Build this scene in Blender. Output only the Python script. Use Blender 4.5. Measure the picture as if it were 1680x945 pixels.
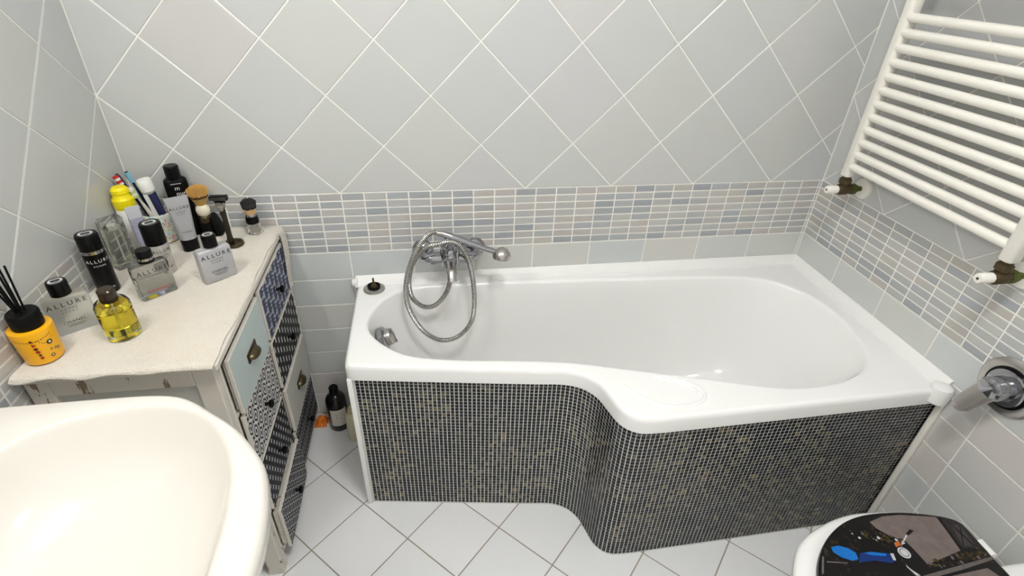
import bpy, bmesh, math, random
from mathutils import Vector, Matrix
random.seed(7)
for o in list(bpy.data.objects): bpy.data.objects.remove(o)
scene = bpy.context.scene
C = scene.collection
PI = math.pi

# ------------------------------------------------------------------ camera
RM = ((0.98767062, -0.15291165, 0.03353758), (-0.0541718, -0.53484012, -0.84321496), (0.14687463, 0.83100185, -0.53652937))
cam_d = bpy.data.cameras.new('camera'); cam = bpy.data.objects.new('camera', cam_d); C.objects.link(cam)
cam_d.sensor_fit = 'HORIZONTAL'; cam_d.sensor_width = 36.0; cam_d.lens = 866.908 / 1680 * 36
cam_d.clip_start = 0.02
r, d, f = (Vector(v) for v in RM)
M3 = Matrix((r, -d, -f)).transposed()
cam.matrix_world = Matrix.Translation((0.82723, -1.55207, 1.52978)) @ M3.to_4x4()
scene.camera = cam

# ------------------------------------------------------------------ world, exposure
world = bpy.data.worlds.new('world'); scene.world = world; world.use_nodes = True
world.node_tree.nodes['Background'].inputs[0].default_value = (0.8, 0.9, 1.0, 1)
world.node_tree.nodes['Background'].inputs[1].default_value = 0.3
vs = scene.view_settings
vs.view_transform = 'Standard'; vs.look = 'None'; vs.gamma = 1.0; vs.use_curve_mapping = False
vs.exposure = 1.10
CEIL_LAMP = dict(pos=(1.12, -1.25, 2.58), strength=26.5, color=(0.965, 0.98, 1.0))
WALL_LAMP = dict(pos=(0.06, -1.0, 2.08), strength=44.0, color=(1.0, 0.98, 0.95))

# ------------------------------------------------------------------ materials
def lin(c):
    return tuple(((v / 255) / 12.92 if v / 255 <= .04045 else ((v / 255 + .055) / 1.055) ** 2.4) for v in c[:3]) + (1.0,)
MATS = {}
class NT:
    def __init__(s, name):
        s.m = bpy.data.materials.new(name); s.m.use_nodes = True
        s.t = s.m.node_tree; s.b = s.t.nodes['Principled BSDF']
    def n(s, typ, **kw):
        x = s.t.nodes.new(typ)
        for k, v in kw.items(): setattr(x, k, v)
        return x
    def l(s, a, b): s.t.links.new(a, b)
    def mth(s, op, a, b=None, c=None):
        x = s.n('ShaderNodeMath', operation=op)
        for i, v in enumerate((a, b, c)):
            if v is None: continue
            if isinstance(v, (int, float)): x.inputs[i].default_value = v
            else: s.l(v, x.inputs[i])
        return x.outputs[0]
    def mix(s, fac, a, b):
        x = s.n('ShaderNodeMix', data_type='RGBA')
        for i, v in ((0, fac), (6, a), (7, b)):
            if isinstance(v, (int, float)): x.inputs[i].default_value = v
            elif isinstance(v, tuple): x.inputs[i].default_value = v
            else: s.l(v, x.inputs[i])
        return x.outputs[2]
    def coord(s, kind='Object'):
        return s.n('ShaderNodeTexCoord').outputs[kind]
    def noise(s, scale, vec=None, detail=3, rough=.55):
        x = s.n('ShaderNodeTexNoise'); x.inputs['Scale'].default_value = scale
        x.inputs['Detail'].default_value = detail; x.inputs['Roughness'].default_value = rough
        s.l(vec if vec is not None else s.coord(), x.inputs['Vector']); return x.outputs['Fac']
    def ramp(s, fac, stops, interp='LINEAR'):
        x = s.n('ShaderNodeValToRGB'); s.l(fac, x.inputs[0]); x.color_ramp.interpolation = interp
        e = x.color_ramp.elements
        while len(e) < len(stops): e.new(.5)
        for q, (p, c) in zip(e, stops): q.position = p; q.color = c
        return x.outputs[0]
    def bump(s, h, strength=.2, dist=.002):
        x = s.n('ShaderNodeBump'); x.inputs['Strength'].default_value = strength; x.inputs['Distance'].default_value = dist
        s.l(h, x.inputs['Height']); s.l(x.outputs[0], s.b.inputs['Normal'])
    def col(s, c): s.l(c, s.b.inputs['Base Color'])
    def set(s, **kw):
        for k, v in kw.items(): s.b.inputs[k.replace('_', ' ')].default_value = v
def simple(name, c, rough=.4, metal=0, noise=0.04, nscale=30, bump=0, coat=0, trans=0, ior=1.45, spec=.5):
    if name in MATS: return MATS[name]
    t = NT(name); base = lin(c)
    if noise:
        n = t.noise(nscale)
        a = tuple(max(0, v * (1 - noise)) for v in base[:3]) + (1,); b = tuple(min(1, v * (1 + noise)) for v in base[:3]) + (1,)
        t.col(t.mix(n, a, b))
        if bump: t.bump(n, bump)
    else: t.set(Base_Color=base)
    t.set(Roughness=rough, Metallic=metal, Coat_Weight=coat, Transmission_Weight=trans, IOR=ior, Specular_IOR_Level=spec)
    MATS[name] = t.m; return t.m

def tile_mat(name, stops, rough, vein=.05, spec=.5, streak=0):
    t = NT(name); rnd = t.n('ShaderNodeObjectInfo').outputs['Random']
    c = t.ramp(rnd, stops)
    vec = t.coord()
    if streak:
        mp = t.n('ShaderNodeMapping'); mp.inputs['Scale'].default_value = (9, 60, 1); t.l(vec, mp.inputs[0])
        loc = t.n('ShaderNodeObjectInfo').outputs['Location']; va = t.n('ShaderNodeVectorMath', operation='ADD'); t.l(mp.outputs[0], va.inputs[0]); t.l(loc, va.inputs[1])
        n = t.noise(streak, va.outputs[0], 2)
    else: n = t.noise(9, vec, 3)
    hs = t.n('ShaderNodeHueSaturation'); t.l(c, hs.inputs['Color'])
    t.l(t.mth('ADD', t.mth('MULTIPLY', n, vein * 2), 1 - vein), hs.inputs['Value'])
    t.col(hs.outputs[0]); t.set(Roughness=rough, Specular_IOR_Level=spec)
    return t.m
M_DIA = tile_mat('glazed_diamond_tile', [(0, lin((197, 199, 196))), (.35, lin((200, 201, 196))), (.7, lin((197, 198, 198))), (1, lin((202, 200, 197)))], .25, .02)
M_LOW = tile_mat('glazed_plain_tile', [(0, lin((204, 207, 202))), (.3, lin((210, 208, 201))), (.6, lin((202, 206, 205))), (1, lin((213, 207, 201)))], .25, .02)
M_MOS = tile_mat('glazed_border_mosaic', [(0, lin((160, 164, 168))), (.25, lin((180, 181, 179))), (.5, lin((192, 191, 186))), (.75, lin((188, 182, 176))), (1, lin((172, 176, 180)))], .25, .10, streak=1.2)
M_FLO = tile_mat('glazed_floor_tile', [(0, lin((233, 233, 232))), (1, lin((238, 237, 236)))], .25, .02)
def grout(name, a, b):
    t = NT(name); n = t.noise(14, None, 4); t.col(t.mix(n, lin(a), lin(b))); t.bump(t.noise(400), .2); t.set(Roughness=.85); return t.m
M_GRW = grout('cream_wall_grout', (240, 237, 228), (246, 243, 236))
M_GRF = grout('dark_floor_grout', (135, 122, 105), (172, 160, 144))
M_GRP = grout('pale_panel_grout', (208, 207, 202), (224, 222, 216))
M_PLAS = simple('ceiling_paint', (248, 248, 246), .9, bump=.05, nscale=80)
M_CER = simple('white_acrylic', (244, 243, 240), .12, noise=.008, nscale=5, coat=.4)
M_SINK = simple('cream_ceramic', (226, 221, 212), .1, noise=.01, nscale=4, coat=.5)
M_SEAL = simple('white_plastic_trim', (240, 239, 235), .3, noise=.02)
M_CHR = simple('chrome', (168, 168, 173), .06, 1.0, noise=.02)
M_CHRW = simple('limescaled_chrome', (190, 186, 182), .25, 1.0, noise=.12, nscale=60, bump=.05)
M_STEEL = simple('brushed_steel', (175, 172, 165), .3, 1.0, noise=.1, nscale=120)
M_RAD = simple('white_enamel', (240, 236, 226), .3, noise=.01, nscale=8)
M_BRASS = simple('tarnished_brass', (88, 74, 52), .55, .7, noise=.4, nscale=90, bump=.4)
M_VERD = simple('verdigris_brass', (84, 92, 38), .7, .3, noise=.5, nscale=120, bump=.5)
M_BLK = simple('black_plastic', (7, 7, 8), .28, noise=.1, spec=.22)
M_BLKM = simple('matt_black_plastic', (7, 7, 7), .5, noise=.1, spec=.2)
M_WHT = simple('white_plastic', (236, 235, 230), .35, noise=.02)
M_GREYP = simple('satin_grey_lacquer', (178, 178, 180), .38, .25, noise=.03, nscale=15)
M_SILV = simple('silver_lacquer', (196, 192, 186), .35, .35, noise=.04)
M_INK = simple('dark_print_ink', (42, 42, 48), .6, noise=.05)
M_INKW = simple('white_print_ink', (232, 232, 230), .6, noise=.03)
M_INKR = simple('red_print_ink', (196, 42, 36), .6, noise=.05)
M_INKG = simple('grey_print_ink', (118, 108, 108), .6, noise=.05)
M_BRONZE = simple('dark_bronze', (86, 76, 56), .3, .85, noise=.2, nscale=60)
def glass(name, c, rough=.02, ior=1.45):
    t = NT(name); n = t.noise(6); a = lin(c); t.col(t.mix(n, a, tuple(v * .97 for v in a[:3]) + (1,)))
    t.set(Roughness=rough, Transmission_Weight=1.0, IOR=ior); return t.m
M_GLS = glass('clear_glass', (246, 247, 244), .02, 1.3)
M_FLK = glass('thin_clear_glass', (240, 241, 236), .03, 1.12)
M_GLF = glass('frosted_glass', (238, 240, 237), .35, 1.3)
M_GLG = glass('smoky_glass', (206, 207, 206), .04, 1.3)
M_YEL = glass('yellow_perfume_liquid', (246, 226, 60), .02, 1.3)

def wood(name, c, chips=.12, rough=.6):
    t = NT(name); v = t.coord(); mp = t.n('ShaderNodeMapping'); mp.inputs['Scale'].default_value = (1, 1, .25); t.l(v, mp.inputs[0])
    n = t.noise(24, mp.outputs[0], 6, .65); b = lin(c)
    base = t.mix(t.noise(5, v, 4), b, tuple(x * .86 for x in b[:3]) + (1,))
    chip = t.mth('LESS_THAN', n, .22 + chips)
    t.col(t.mix(chip, base, lin((138, 118, 96)))); t.bump(t.noise(60, mp.outputs[0], 4), .15); t.set(Roughness=rough); return t.m
M_CABW = wood('distressed_white_paint', (224, 217, 205), .155)
M_CABG = wood('distressed_grey_white_paint', (205, 203, 195), .10)
M_BLUE = wood('distressed_pale_blue_paint', (196, 208, 206), .08)
M_HOLE_SHADE = simple('dark_hole_shade', (40, 32, 26), .8)  # dark colour standing in for shade inside the knob's screw hole

# printed drawer patterns; object coords: y along the front, z up
def pattern(name, fn, dark, light):
    t = NT(name); sep = t.n('ShaderNodeSeparateXYZ'); t.l(t.coord(), sep.inputs[0])
    fac = fn(t, sep.outputs[1], sep.outputs[2])
    wear = t.mth('MULTIPLY', fac, t.mth('ADD', t.mth('MULTIPLY', t.noise(20), .5), .6))
    t.col(t.mix(wear, lin(dark), lin(light))); t.set(Roughness=.55); return t.m
def cell(t, u, w, off=0.0):     # centred fraction in metres
    a = t.mth('ADD', t.mth('DIVIDE', u, w), off) if not (isinstance(off, float) and off == 0) else t.mth('DIVIDE', u, w)
    return t.mth('MULTIPLY', t.mth('SUBTRACT', t.mth('FRACT', a), .5), w)
def rowpar(t, v, h): return t.mth('MULTIPLY', t.mth('FRACT', t.mth('MULTIPLY', t.mth('FLOOR', t.mth('DIVIDE', v, h)), .5)), 1.0)
def inside(t, x, h): return t.mth('LESS_THAN', t.mth('ABSOLUTE', x), h)
def p_dash(t, u, v):
    off = rowpar(t, u, .024); a = cell(t, u, .024); b = cell(t, v, .036, off)
    return t.mth('MULTIPLY', inside(t, a, .0036), inside(t, b, .0095))
def p_hex(t, u, v):
    W, H = .046, .064
    def hd(o):
        a = t.mth('ABSOLUTE', cell(t, u, W, o)); b = t.mth('ABSOLUTE', cell(t, v, H, o))
        return t.mth('MAXIMUM', t.mth('ADD', t.mth('MULTIPLY', b, .62), t.mth('MULTIPLY', a, .6)), a)
    dd = t.mth('MINIMUM', hd(0.0), hd(.5))
    return t.mth('GREATER_THAN', t.mth('FRACT', t.mth('DIVIDE', dd, .0088)), .5)
def p_star(t, u, v):
    o = rowpar(t, v, .020); a = cell(t, u, .028, o); b = cell(t, v, .020)
    aa = t.mth('ABSOLUTE', a); bb = t.mth('ABSOLUTE', b)
    s1 = t.mth('LESS_THAN', t.mth('MULTIPLY', aa, bb), 6e-6); r = t.mth('LESS_THAN', t.mth('MAXIMUM', aa, bb), .0085)
    return t.mth('MULTIPLY', s1, r)
def p_circ(t, u, v):
    P = .029; par = t.mth('FRACT', t.mth('MULTIPLY', t.mth('ADD', t.mth('FLOOR', t.mth('DIVIDE', u, P)), t.mth('FLOOR', t.mth('DIVIDE', v, P))), .5))
    odd = t.mth('GREATER_THAN', par, .25); a = cell(t, u, P); b = cell(t, v, P)
    rr = t.mth('SQRT', t.mth('ADD', t.mth('MULTIPLY', a, a), t.mth('MULTIPLY', b, b)))
    ring = t.mth('MULTIPLY', t.mth('LESS_THAN', rr, .0135), t.mth('GREATER_THAN', rr, .0108))
    a2 = cell(t, u, .0145); b2 = cell(t, v, .0145)
    dots = t.mth('LESS_THAN', t.mth('ADD', t.mth('MULTIPLY', a2, a2), t.mth('MULTIPLY', b2, b2)), .0035 ** 2)
    return t.mth('ADD', t.mth('MULTIPLY', ring, odd), t.mth('MULTIPLY', dots, t.mth('SUBTRACT', 1.0, odd)))
def p_plaid(t, u, v):
    a = cell(t, u, .034); b = cell(t, v, .05); b2 = cell(t, v, .0125)
    bars = t.mth('MULTIPLY', t.mth('MULTIPLY', inside(t, a, .0125), inside(t, b, .0185)), t.mth('GREATER_THAN', t.mth('ABSOLUTE', b2), .0026))
    return t.mth('MULTIPLY', bars, t.mth('SUBTRACT', 1.0, inside(t, a, .0036)))
def p_weave(t, u, v):
    W = .034; o = rowpar(t, u, W); a = cell(t, u, W); b = cell(t, v, .05, o)
    edge = t.mth('GREATER_THAN', t.mth('ABSOLUTE', b), .0230)
    side = t.mth('GREATER_THAN', t.mth('ABSOLUTE', a), .0152)
    tick = t.mth('MULTIPLY', inside(t, cell(t, v, .0125), .0018), t.mth('GREATER_THAN', a, .005))
    return t.mth('MAXIMUM', t.mth('MAXIMUM', edge, t.mth('MULTIPLY', side, .55)), tick)
M_PW = pattern('navy_weave_print', p_weave, (46, 54, 84), (214, 216, 224))
M_PD = pattern('black_dash_print', p_dash, (16, 16, 20), (226, 226, 226))
M_PH = pattern('hexagon_print', p_hex, (22, 24, 34), (232, 230, 226))
M_PS = pattern('star_print', p_star, (20, 21, 30), (214, 214, 216))
M_PC = pattern('circle_print', p_circ, (17, 18, 26), (222, 222, 224))
M_PP = pattern('plaid_print', p_plaid, (18, 18, 22), (178, 178, 182))

# ------------------------------------------------------------------ mesh helpers
class MB:
    def __init__(s): s.v = []; s.f = []; s.mi = []
    def add(s, vs, fs, mi=0):
        o = len(s.v); s.v += [tuple(v) for v in vs]; s.f += [tuple(i + o for i in f) for f in fs]; s.mi += [mi] * len(fs); return s
    def box(s, x0, x1, y0, y1, z0, z1, mi=0):
        return s.add([(x0, y0, z0), (x1, y0, z0), (x1, y1, z0), (x0, y1, z0), (x0, y0, z1), (x1, y0, z1), (x1, y1, z1), (x0, y1, z1)],
                     [(3, 2, 1, 0), (4, 5, 6, 7), (0, 1, 5, 4), (1, 2, 6, 5), (2, 3, 7, 6), (3, 0, 4, 7)], mi)
    def loops(s, loops, cap0=True, cap1=True, mi=0):
        n = len(loops[0]); vs = [p for L in loops for p in L]; fs = []
        for k in range(len(loops) - 1):
            for i in range(n):
                j = (i + 1) % n; fs.append((k * n + i, k * n + j, (k + 1) * n + j, (k + 1) * n + i))
        if cap0: fs.append(tuple(reversed(range(n))))
        if cap1: fs.append(tuple((len(loops) - 1) * n + i for i in range(n)))
        return s.add(vs, fs, mi)
    def lathe(s, prof, n=32, cap0=True, cap1=True, ctr=(0, 0, 0), mi=0):
        return s.loops([[(ctr[0] + r * math.cos(2 * PI * i / n), ctr[1] + r * math.sin(2 * PI * i / n), ctr[2] + z) for i in range(n)] for r, z in prof], cap0, cap1, mi)
    def tube(s, pts, rad, n=12, mi=0, cap=True):
        pts = [Vector(p) for p in pts]; m = len(pts); loops = []
        up = Vector((0, 0, 1)); t0 = (pts[1] - pts[0]).normalized()
        if abs(t0.dot(up)) > .95: up = Vector((1, 0, 0))
        a = t0.cross(up).normalized()
        for k in range(m):
            t = (pts[min(k + 1, m - 1)] - pts[max(k - 1, 0)]).normalized()
            a = (a - t * a.dot(t)).normalized(); b = t.cross(a)
            rr = rad[k] if isinstance(rad, (list, tuple)) else rad
            loops.append([pts[k] + (a * math.cos(2 * PI * i / n) + b * math.sin(2 * PI * i / n)) * rr for i in range(n)])
        return s.loops(loops, cap, cap, mi)
    def xf(s, m, start=0):
        for i in range(start, len(s.v)): s.v[i] = tuple(m @ Vector(s.v[i]))
        return s
    def mesh(s, name, mats, smooth=True, sharp=35, bevel=0, seg=2):
        me = bpy.data.meshes.new(name); me.from_pydata(s.v, [], s.f)
        for m in (mats if isinstance(mats, (list, tuple)) else [mats]): me.materials.append(m)
        for p, i in zip(me.polygons, s.mi): p.material_index = i
        if bevel:
            bm = bmesh.new(); bm.from_mesh(me)
            bmesh.ops.remove_doubles(bm, verts=bm.verts, dist=1e-6)
            ed = [e for e in bm.edges if len(e.link_faces) == 2 and e.calc_face_angle(0) > .6]
            bmesh.ops.bevel(bm, geom=ed, offset=bevel, segments=seg, profile=.5, affect='EDGES', clamp_overlap=True)
            bm.to_mesh(me); bm.free()
        me.update()
        if smooth:
            me.shade_smooth(); me.set_sharp_from_angle(angle=math.radians(sharp))
        return me
    def build(s, name, mats, parent=None, **kw):
        return link(name, s.mesh(name, mats, **kw), parent)
def link(name, me, parent=None):
    o = bpy.data.objects.new(name, me); C.objects.link(o)
    if parent: o.parent = parent
    return o
def tag(o, label=None, cat=None, group=None, kind=None):
    for k, v in (('label', label), ('category', cat), ('group', group), ('kind', kind)):
        if v: o[k] = v
    return o
def thing(name, label, cat, loc=(0, 0, 0), rz=0, group=None):
    o = bpy.data.objects.new(name, None); C.objects.link(o); o.empty_display_size = .05
    o.location = loc; o.rotation_euler = (0, 0, math.radians(rz)); return tag(o, label, cat, group)
def catmull(pts, k=8, closed=False):
    P = [Vector(p) for p in pts]; n = len(P); out = []
    for i in range(n if closed else n - 1):
        if closed: a, b, c, e = P[i - 1], P[i], P[(i + 1) % n], P[(i + 2) % n]
        else: a, b, c, e = P[max(i - 1, 0)], P[i], P[i + 1], P[min(i + 2, n - 1)]
        for j in range(k):
            t = j / k
            out.append(.5 * (2 * b + (c - a) * t + (2 * a - 5 * b + 4 * c - e) * t * t + (3 * b - a - 3 * c + e) * t ** 3))
    if not closed: out.append(P[-1])
    return out
def resample(pts, n, closed=False):
    P = [Vector(p) for p in pts]; Q = P + [P[0]] if closed else P
    L = [0]
    for a, b in zip(Q, Q[1:]): L.append(L[-1] + (b - a).length)
    out = []; k = 0; m = n if closed else n - 1
    for i in range(n):
        t = L[-1] * i / m
        while k < len(L) - 2 and L[k + 1] < t: k += 1
        u = (t - L[k]) / max(1e-9, L[k + 1] - L[k]); out.append(Q[k].lerp(Q[k + 1], min(1, u)))
    return out
def offset2(loop, dist):        # offset a closed 2-d loop along its left-hand (inward for CCW) normal
    n = len(loop); out = []
    for i in range(n):
        t = Vector(loop[(i + 1) % n][:2]) - Vector(loop[i - 1][:2]); t.normalize()
        out.append(Vector((loop[i][0] - t.y * dist, loop[i][1] + t.x * dist)))
    return out
def rrect(w, dpt, rad, k=5):    # CCW rounded rectangle centred on 0
    out = []
    for cx, cy, a0 in ((w / 2 - rad, dpt / 2 - rad, 0), (-w / 2 + rad, dpt / 2 - rad, 90), (-w / 2 + rad, -dpt / 2 + rad, 180), (w / 2 - rad, -dpt / 2 + rad, 270)):
        for i in range(k + 1):
            a = math.radians(a0 + 90 * i / k); out.append((cx + rad * math.cos(a), cy + rad * math.sin(a)))
    return out
def zl(loop, z, sc=1.0): return [(p[0] * sc, p[1] * sc, z) for p in loop]
def text(s, size, mat, parent, loc, bend=0, flat=False, space=1.0, shear=0.0, rotx=90, name='lettering'):
    cu = bpy.data.curves.new('lettering', 'FONT'); cu.body = s; cu.size = size; cu.align_x = 'CENTER'; cu.align_y = 'CENTER'
    cu.space_character = space; cu.resolution_u = 2; cu.shear = shear
    o = bpy.data.objects.new('lettering_curve', cu); C.objects.link(o)
    dg = bpy.context.evaluated_depsgraph_get(); me = bpy.data.meshes.new_from_object(o.evaluated_get(dg)); bpy.data.objects.remove(o)
    for v in me.vertices:
        x, y, _ = v.co
        if flat: v.co = Vector((x, y, 0))
        elif bend: v.co = Vector((bend * math.sin(x / bend), -bend * math.cos(x / bend), y))
        else: v.co = Vector((x, 0, y))
    me.materials.clear(); me.materials.append(mat)
    q = link(name, me, parent); q.location = loc; return q
def marks(parent, y, z, w, h, mat):      # rows of print too fine to read
    mb = MB(); x = -w / 2; rr = random.Random(int(z * 1e5))
    while x < w / 2:
        q = rr.uniform(.0007, .0016); mb.add([(x, y, z), (x + q, y, z), (x + q, y, z + h), (x, y, z + h)], [(0, 1, 2, 3)]); x += q + .0006
    return mb.build('fine_print', mat, parent, smooth=False)
def emblem(rad, mat, parent, loc, name='emblem'):
    mb = MB()
    def arc(cx, r0, r1, a0, a1, k=14):
        vs = []
        for i in range(k + 1):
            a = math.radians(a0 + (a1 - a0) * i / k); vs += [(cx + r0 * math.cos(a), r0 * math.sin(a), 0), (cx + r1 * math.cos(a), r1 * math.sin(a), 0)]
        mb.add(vs, [(2 * i, 2 * i + 1, 2 * i + 3, 2 * i + 2) for i in range(k)])
    arc(-rad * .28, rad * .42, rad * .6, 50, 310); arc(rad * .28, rad * .42, rad * .6, -130, 130)
    arc(0, rad * .93, rad, 0, 360, 24)
    o = mb.build(name, mat, parent, smooth=False); o.location = loc; return o

# ------------------------------------------------------------------ the room
W = 2.1764; D = .2 * 2 ** .5; ZM = .9; YF = -2.55; H = 2.62; TH = .0016
def slab(name, x0, x1, y0, y1, z0, z1, m):
    return tag(MB().box(x0, x1, y0, y1, z0, z1).build(name, m, smooth=False), kind='structure')
wall_back = slab('wall_back', -.1, W + .1, TH, .1, -.1, H, M_GRW)
wall_left = slab('wall_left', -.1, -TH, YF, TH, -.1, H, M_GRW)
wall_right = slab('wall_right', W + TH, W + .1, YF, TH, -.1, H, M_GRW)
wall_front = slab('wall_front', -.1, W + .1, YF - .1, YF, -.1, H, M_PLAS)
floor = slab('floor', -.1, W + .1, YF, .1, -.1, -TH, M_GRF)
ceiling = slab('ceiling', -.1, W + .1, YF - .1, .1, H, H + .1, M_PLAS)

def clip(poly, lo, hi):
    for ax, val, sg in ((0, lo[0], 1), (0, hi[0], -1), (1, lo[1], 1), (1, hi[1], -1)):
        out = []
        for i in range(len(poly)):
            a, b = poly[i - 1], poly[i]; da, db = sg * (a[ax] - val), sg * (b[ax] - val)
            if (da >= 0) != (db >= 0):
                t = da / (da - db); out.append((a[0] + (b[0] - a[0]) * t, a[1] + (b[1] - a[1]) * t))
            if db >= 0: out.append(b)
        poly = out
        if len(poly) < 3: return None
    q = []
    for p in poly:
        if not q or math.hypot(p[0] - q[-1][0], p[1] - q[-1][1]) > 1e-4: q.append(p)
    if len(q) > 1 and math.hypot(q[0][0] - q[-1][0], q[0][1] - q[-1][1]) < 1e-4: q.pop()
    ar = sum(q[i - 1][0] * q[i][1] - q[i][0] * q[i - 1][1] for i in range(len(q))) / 2 if len(q) > 2 else 0
    return q if ar > 4e-5 else None
def inset_poly(p, g):
    n = len(p); L = []
    for i in range(n):
        a, b = Vector(p[i]), Vector(p[(i + 1) % n]); t = (b - a).normalized(); L.append((a + Vector((-t.y, t.x)) * g, t))
    out = []
    for i in range(n):
        (p0, t0), (p1, t1) = L[i - 1], L[i]; cr = t0.x * t1.y - t0.y * t1.x
        if abs(cr) < 1e-6: out.append(p1); continue
        dd = p1 - p0; s = (dd.x * t1.y - dd.y * t1.x) / cr; out.append(p0 + t0 * s)
    return out
TILES = {}
def tile(name, parent, poly, basis, mat, gap=.004, jit=.0002):
    n = len(poly); c = (sum(p[0] for p in poly) / n, sum(p[1] for p in poly) / n)
    rel = [(p[0] - c[0], p[1] - c[1]) for p in poly]
    key = (name, mat.name, tuple((round(a, 4), round(b, 4)) for a, b in rel))
    if key not in TILES:
        A = inset_poly(rel, gap / 2); B = inset_poly(rel, gap / 2 + .0010); mb = MB()
        mb.loops([[(p.x, p.y, -TH) for p in A], [(p.x, p.y, -.0007) for p in A], [(p.x, p.y, 0) for p in B]], False, True)
        TILES[key] = mb.mesh(name, mat, smooth=False)
    o = link(name, TILES[key], parent); O, U, V, N = basis
    o.matrix_basis = Matrix.Translation(O + U * c[0] + V * c[1] + N * random.uniform(-jit, jit)) @ Matrix((U, V, N)).transposed().to_4x4()
    return o
X, Y, Z = Vector((1, 0, 0)), Vector((0, 1, 0)), Vector((0, 0, 1)); O0 = Vector((0, 0, 0))
B_BACK = (O0, X, Z, -Y); B_LEFT = (O0, Y, Z, X); B_RIGHT = (Vector((W, 0, 0)), -Y, Z, -X); B_FLOOR = (O0, X, Y, Z)
def diamonds(parent, basis, u0, u1, v0, v1, ou, ov, mat, name):
    for i in range(int((u0 - ou) / (D / 2)) - 2, int((u1 - ou) / (D / 2)) + 3):
        for j in range(int((v0 - ov) / (D / 2)) - 2, int((v1 - ov) / (D / 2)) + 3):
            if (i + j) % 2 == 0: continue
            cu, cv = ou + i * D / 2, ov + j * D / 2
            p = clip([(cu, cv - D / 2), (cu + D / 2, cv), (cu, cv + D / 2), (cu - D / 2, cv)], (u0, v0), (u1, v1))
            if p: tile(name, parent, p, basis, mat, .0035 if name == 'floor_tile' else .0040)
def grid(parent, basis, us, vs, mat, name, skip=None, gap=.0044):
    for a, b in zip(us, us[1:]):
        for c, e in zip(vs, vs[1:]):
            if b - a < .006 or (skip and skip((a + b) / 2, (c + e) / 2)): continue
            tile(name, parent, [(a, c), (b, c), (b, e), (a, e)], basis, mat, gap)
mv = [.7 + .025 * k for k in range(9)]; lv = [.1 * k for k in range(8)]
def span(a, b, o, w):
    k = math.ceil((a - o) / w - 1e-6); out = [a]
    while o + k * w < b - 1e-6:
        if o + k * w > a + 1e-6: out.append(o + k * w)
        k += 1
    return out + [b]
diamonds(wall_back, B_BACK, 0, W, ZM, H, 0, ZM, M_DIA, 'wall_tile')
grid(wall_back, B_BACK, span(0, W, .5675, .2 / 3), mv, M_MOS, 'mosaic_tile')
grid(wall_back, B_BACK, span(0, W, .5675, .2), lv, M_LOW, 'wall_tile', lambda u, v: u > .75 and v < .5, .0042)
diamonds(wall_left, B_LEFT, -1.9, 0, ZM, H, 0, ZM, M_DIA, 'wall_tile')
grid(wall_left, B_LEFT, span(-1.9, 0, 0, .2 / 3), mv, M_MOS, 'mosaic_tile')
grid(wall_left, B_LEFT, span(-1.9, 0, 0, .2), lv, M_LOW, 'wall_tile', lambda u, v: u > -.55 and v < .6, .0042)
diamonds(wall_right, B_RIGHT, 0, 1.9, ZM, H, 0, ZM, M_DIA, 'wall_tile')
grid(wall_right, B_RIGHT, span(0, 1.9, 0, .2 / 3), mv, M_MOS, 'mosaic_tile')
grid(wall_right, B_RIGHT, span(0, 1.9, 0, .2), lv, M_LOW, 'wall_tile', lambda u, v: u < .55 and v < .5, .0042)
diamonds(floor, B_FLOOR, 0, W, -2.2, 0, D / 2, 0, M_FLO, 'floor_tile')

# ------------------------------------------------------------------ lamps of the room (above the frame)
def emis(name, color, strength):
    t = NT(name); t.set(Base_Color=(.9, .9, .9, 1), Emission_Color=color + (1,), Emission_Strength=strength, Roughness=.4)
    return t.m
cl = thing('ceiling_lamp', 'round white ceiling lamp above the bathtub edge', 'lamp', CEIL_LAMP['pos'])
MB().lathe([(.20, 0), (.20, .04)], 40).build('base', M_WHT, cl)
MB().lathe([(.02, -.062), (.1, -.055), (.16, -.035), (.185, 0)], 40).build('diffuser', emis('lit_ceiling_diffuser', CEIL_LAMP['color'], CEIL_LAMP['strength']), cl)
wl = thing('wall_lamp', 'white tube lamp on left wall above the washbasin', 'lamp', WALL_LAMP['pos'])
MB().box(-.06, -.02, -.2, .2, -.03, .03).build('base', M_WHT, wl, bevel=.004)
b = MB(); b.tube([(0, -.19, 0), (0, .19, 0)], .028, 20); b.build('diffuser', emis('lit_wall_diffuser', WALL_LAMP['color'], WALL_LAMP['strength']), wl)

# ------------------------------------------------------------------ bathtub
ZR = .585
front = catmull([(.586, -.428), (.80, -.460), (.959, -.484), (1.09, -.503), (1.165, -.514), (1.212, -.536), (1.243, -.575), (1.258, -.625), (1.272, -.672), (1.30, -.701), (1.345, -.711), (1.46, -.711), (1.75, -.708), (1.98, -.705), (2.172, -.703)], 8)
outer = [Vector((2.172, -.004)), Vector((1.4, -.004)), Vector((.60, -.004)), Vector((.584, -.012)), Vector((.579, -.03)), Vector((.578, -.2)), Vector((.578, -.40)), Vector((.580, -.418))] + front
outer = resample(outer, 260, True)
inner = resample(catmull([(.629, -.23), (.645, -.168), (.688, -.095), (.78, -.055), (1.01, -.052), (1.433, -.070), (1.829, -.095), (1.993, -.135), (2.078, -.248), (2.09, -.41), (2.04, -.555), (1.93, -.630), (1.748, -.643), (1.525, -.578), (1.35, -.525), (1.197, -.478), (1.064, -.454), (.897, -.432), (.765, -.402), (.698, -.358), (.645, -.292)], 8, True), 120, True)
def area2(l): return sum(l[i - 1][0] * l[i][1] - l[i][0] * l[i - 1][1] for i in range(len(l)))
if area2(outer) < 0: outer.reverse()
if area2(inner) < 0: inner.reverse()
tub = thing('bathtub', 'white shower bathtub with wavy front clad in black mosaic', 'bathtub', (1.37, -.3, 0))
tubo = Vector(tub.location)
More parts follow.
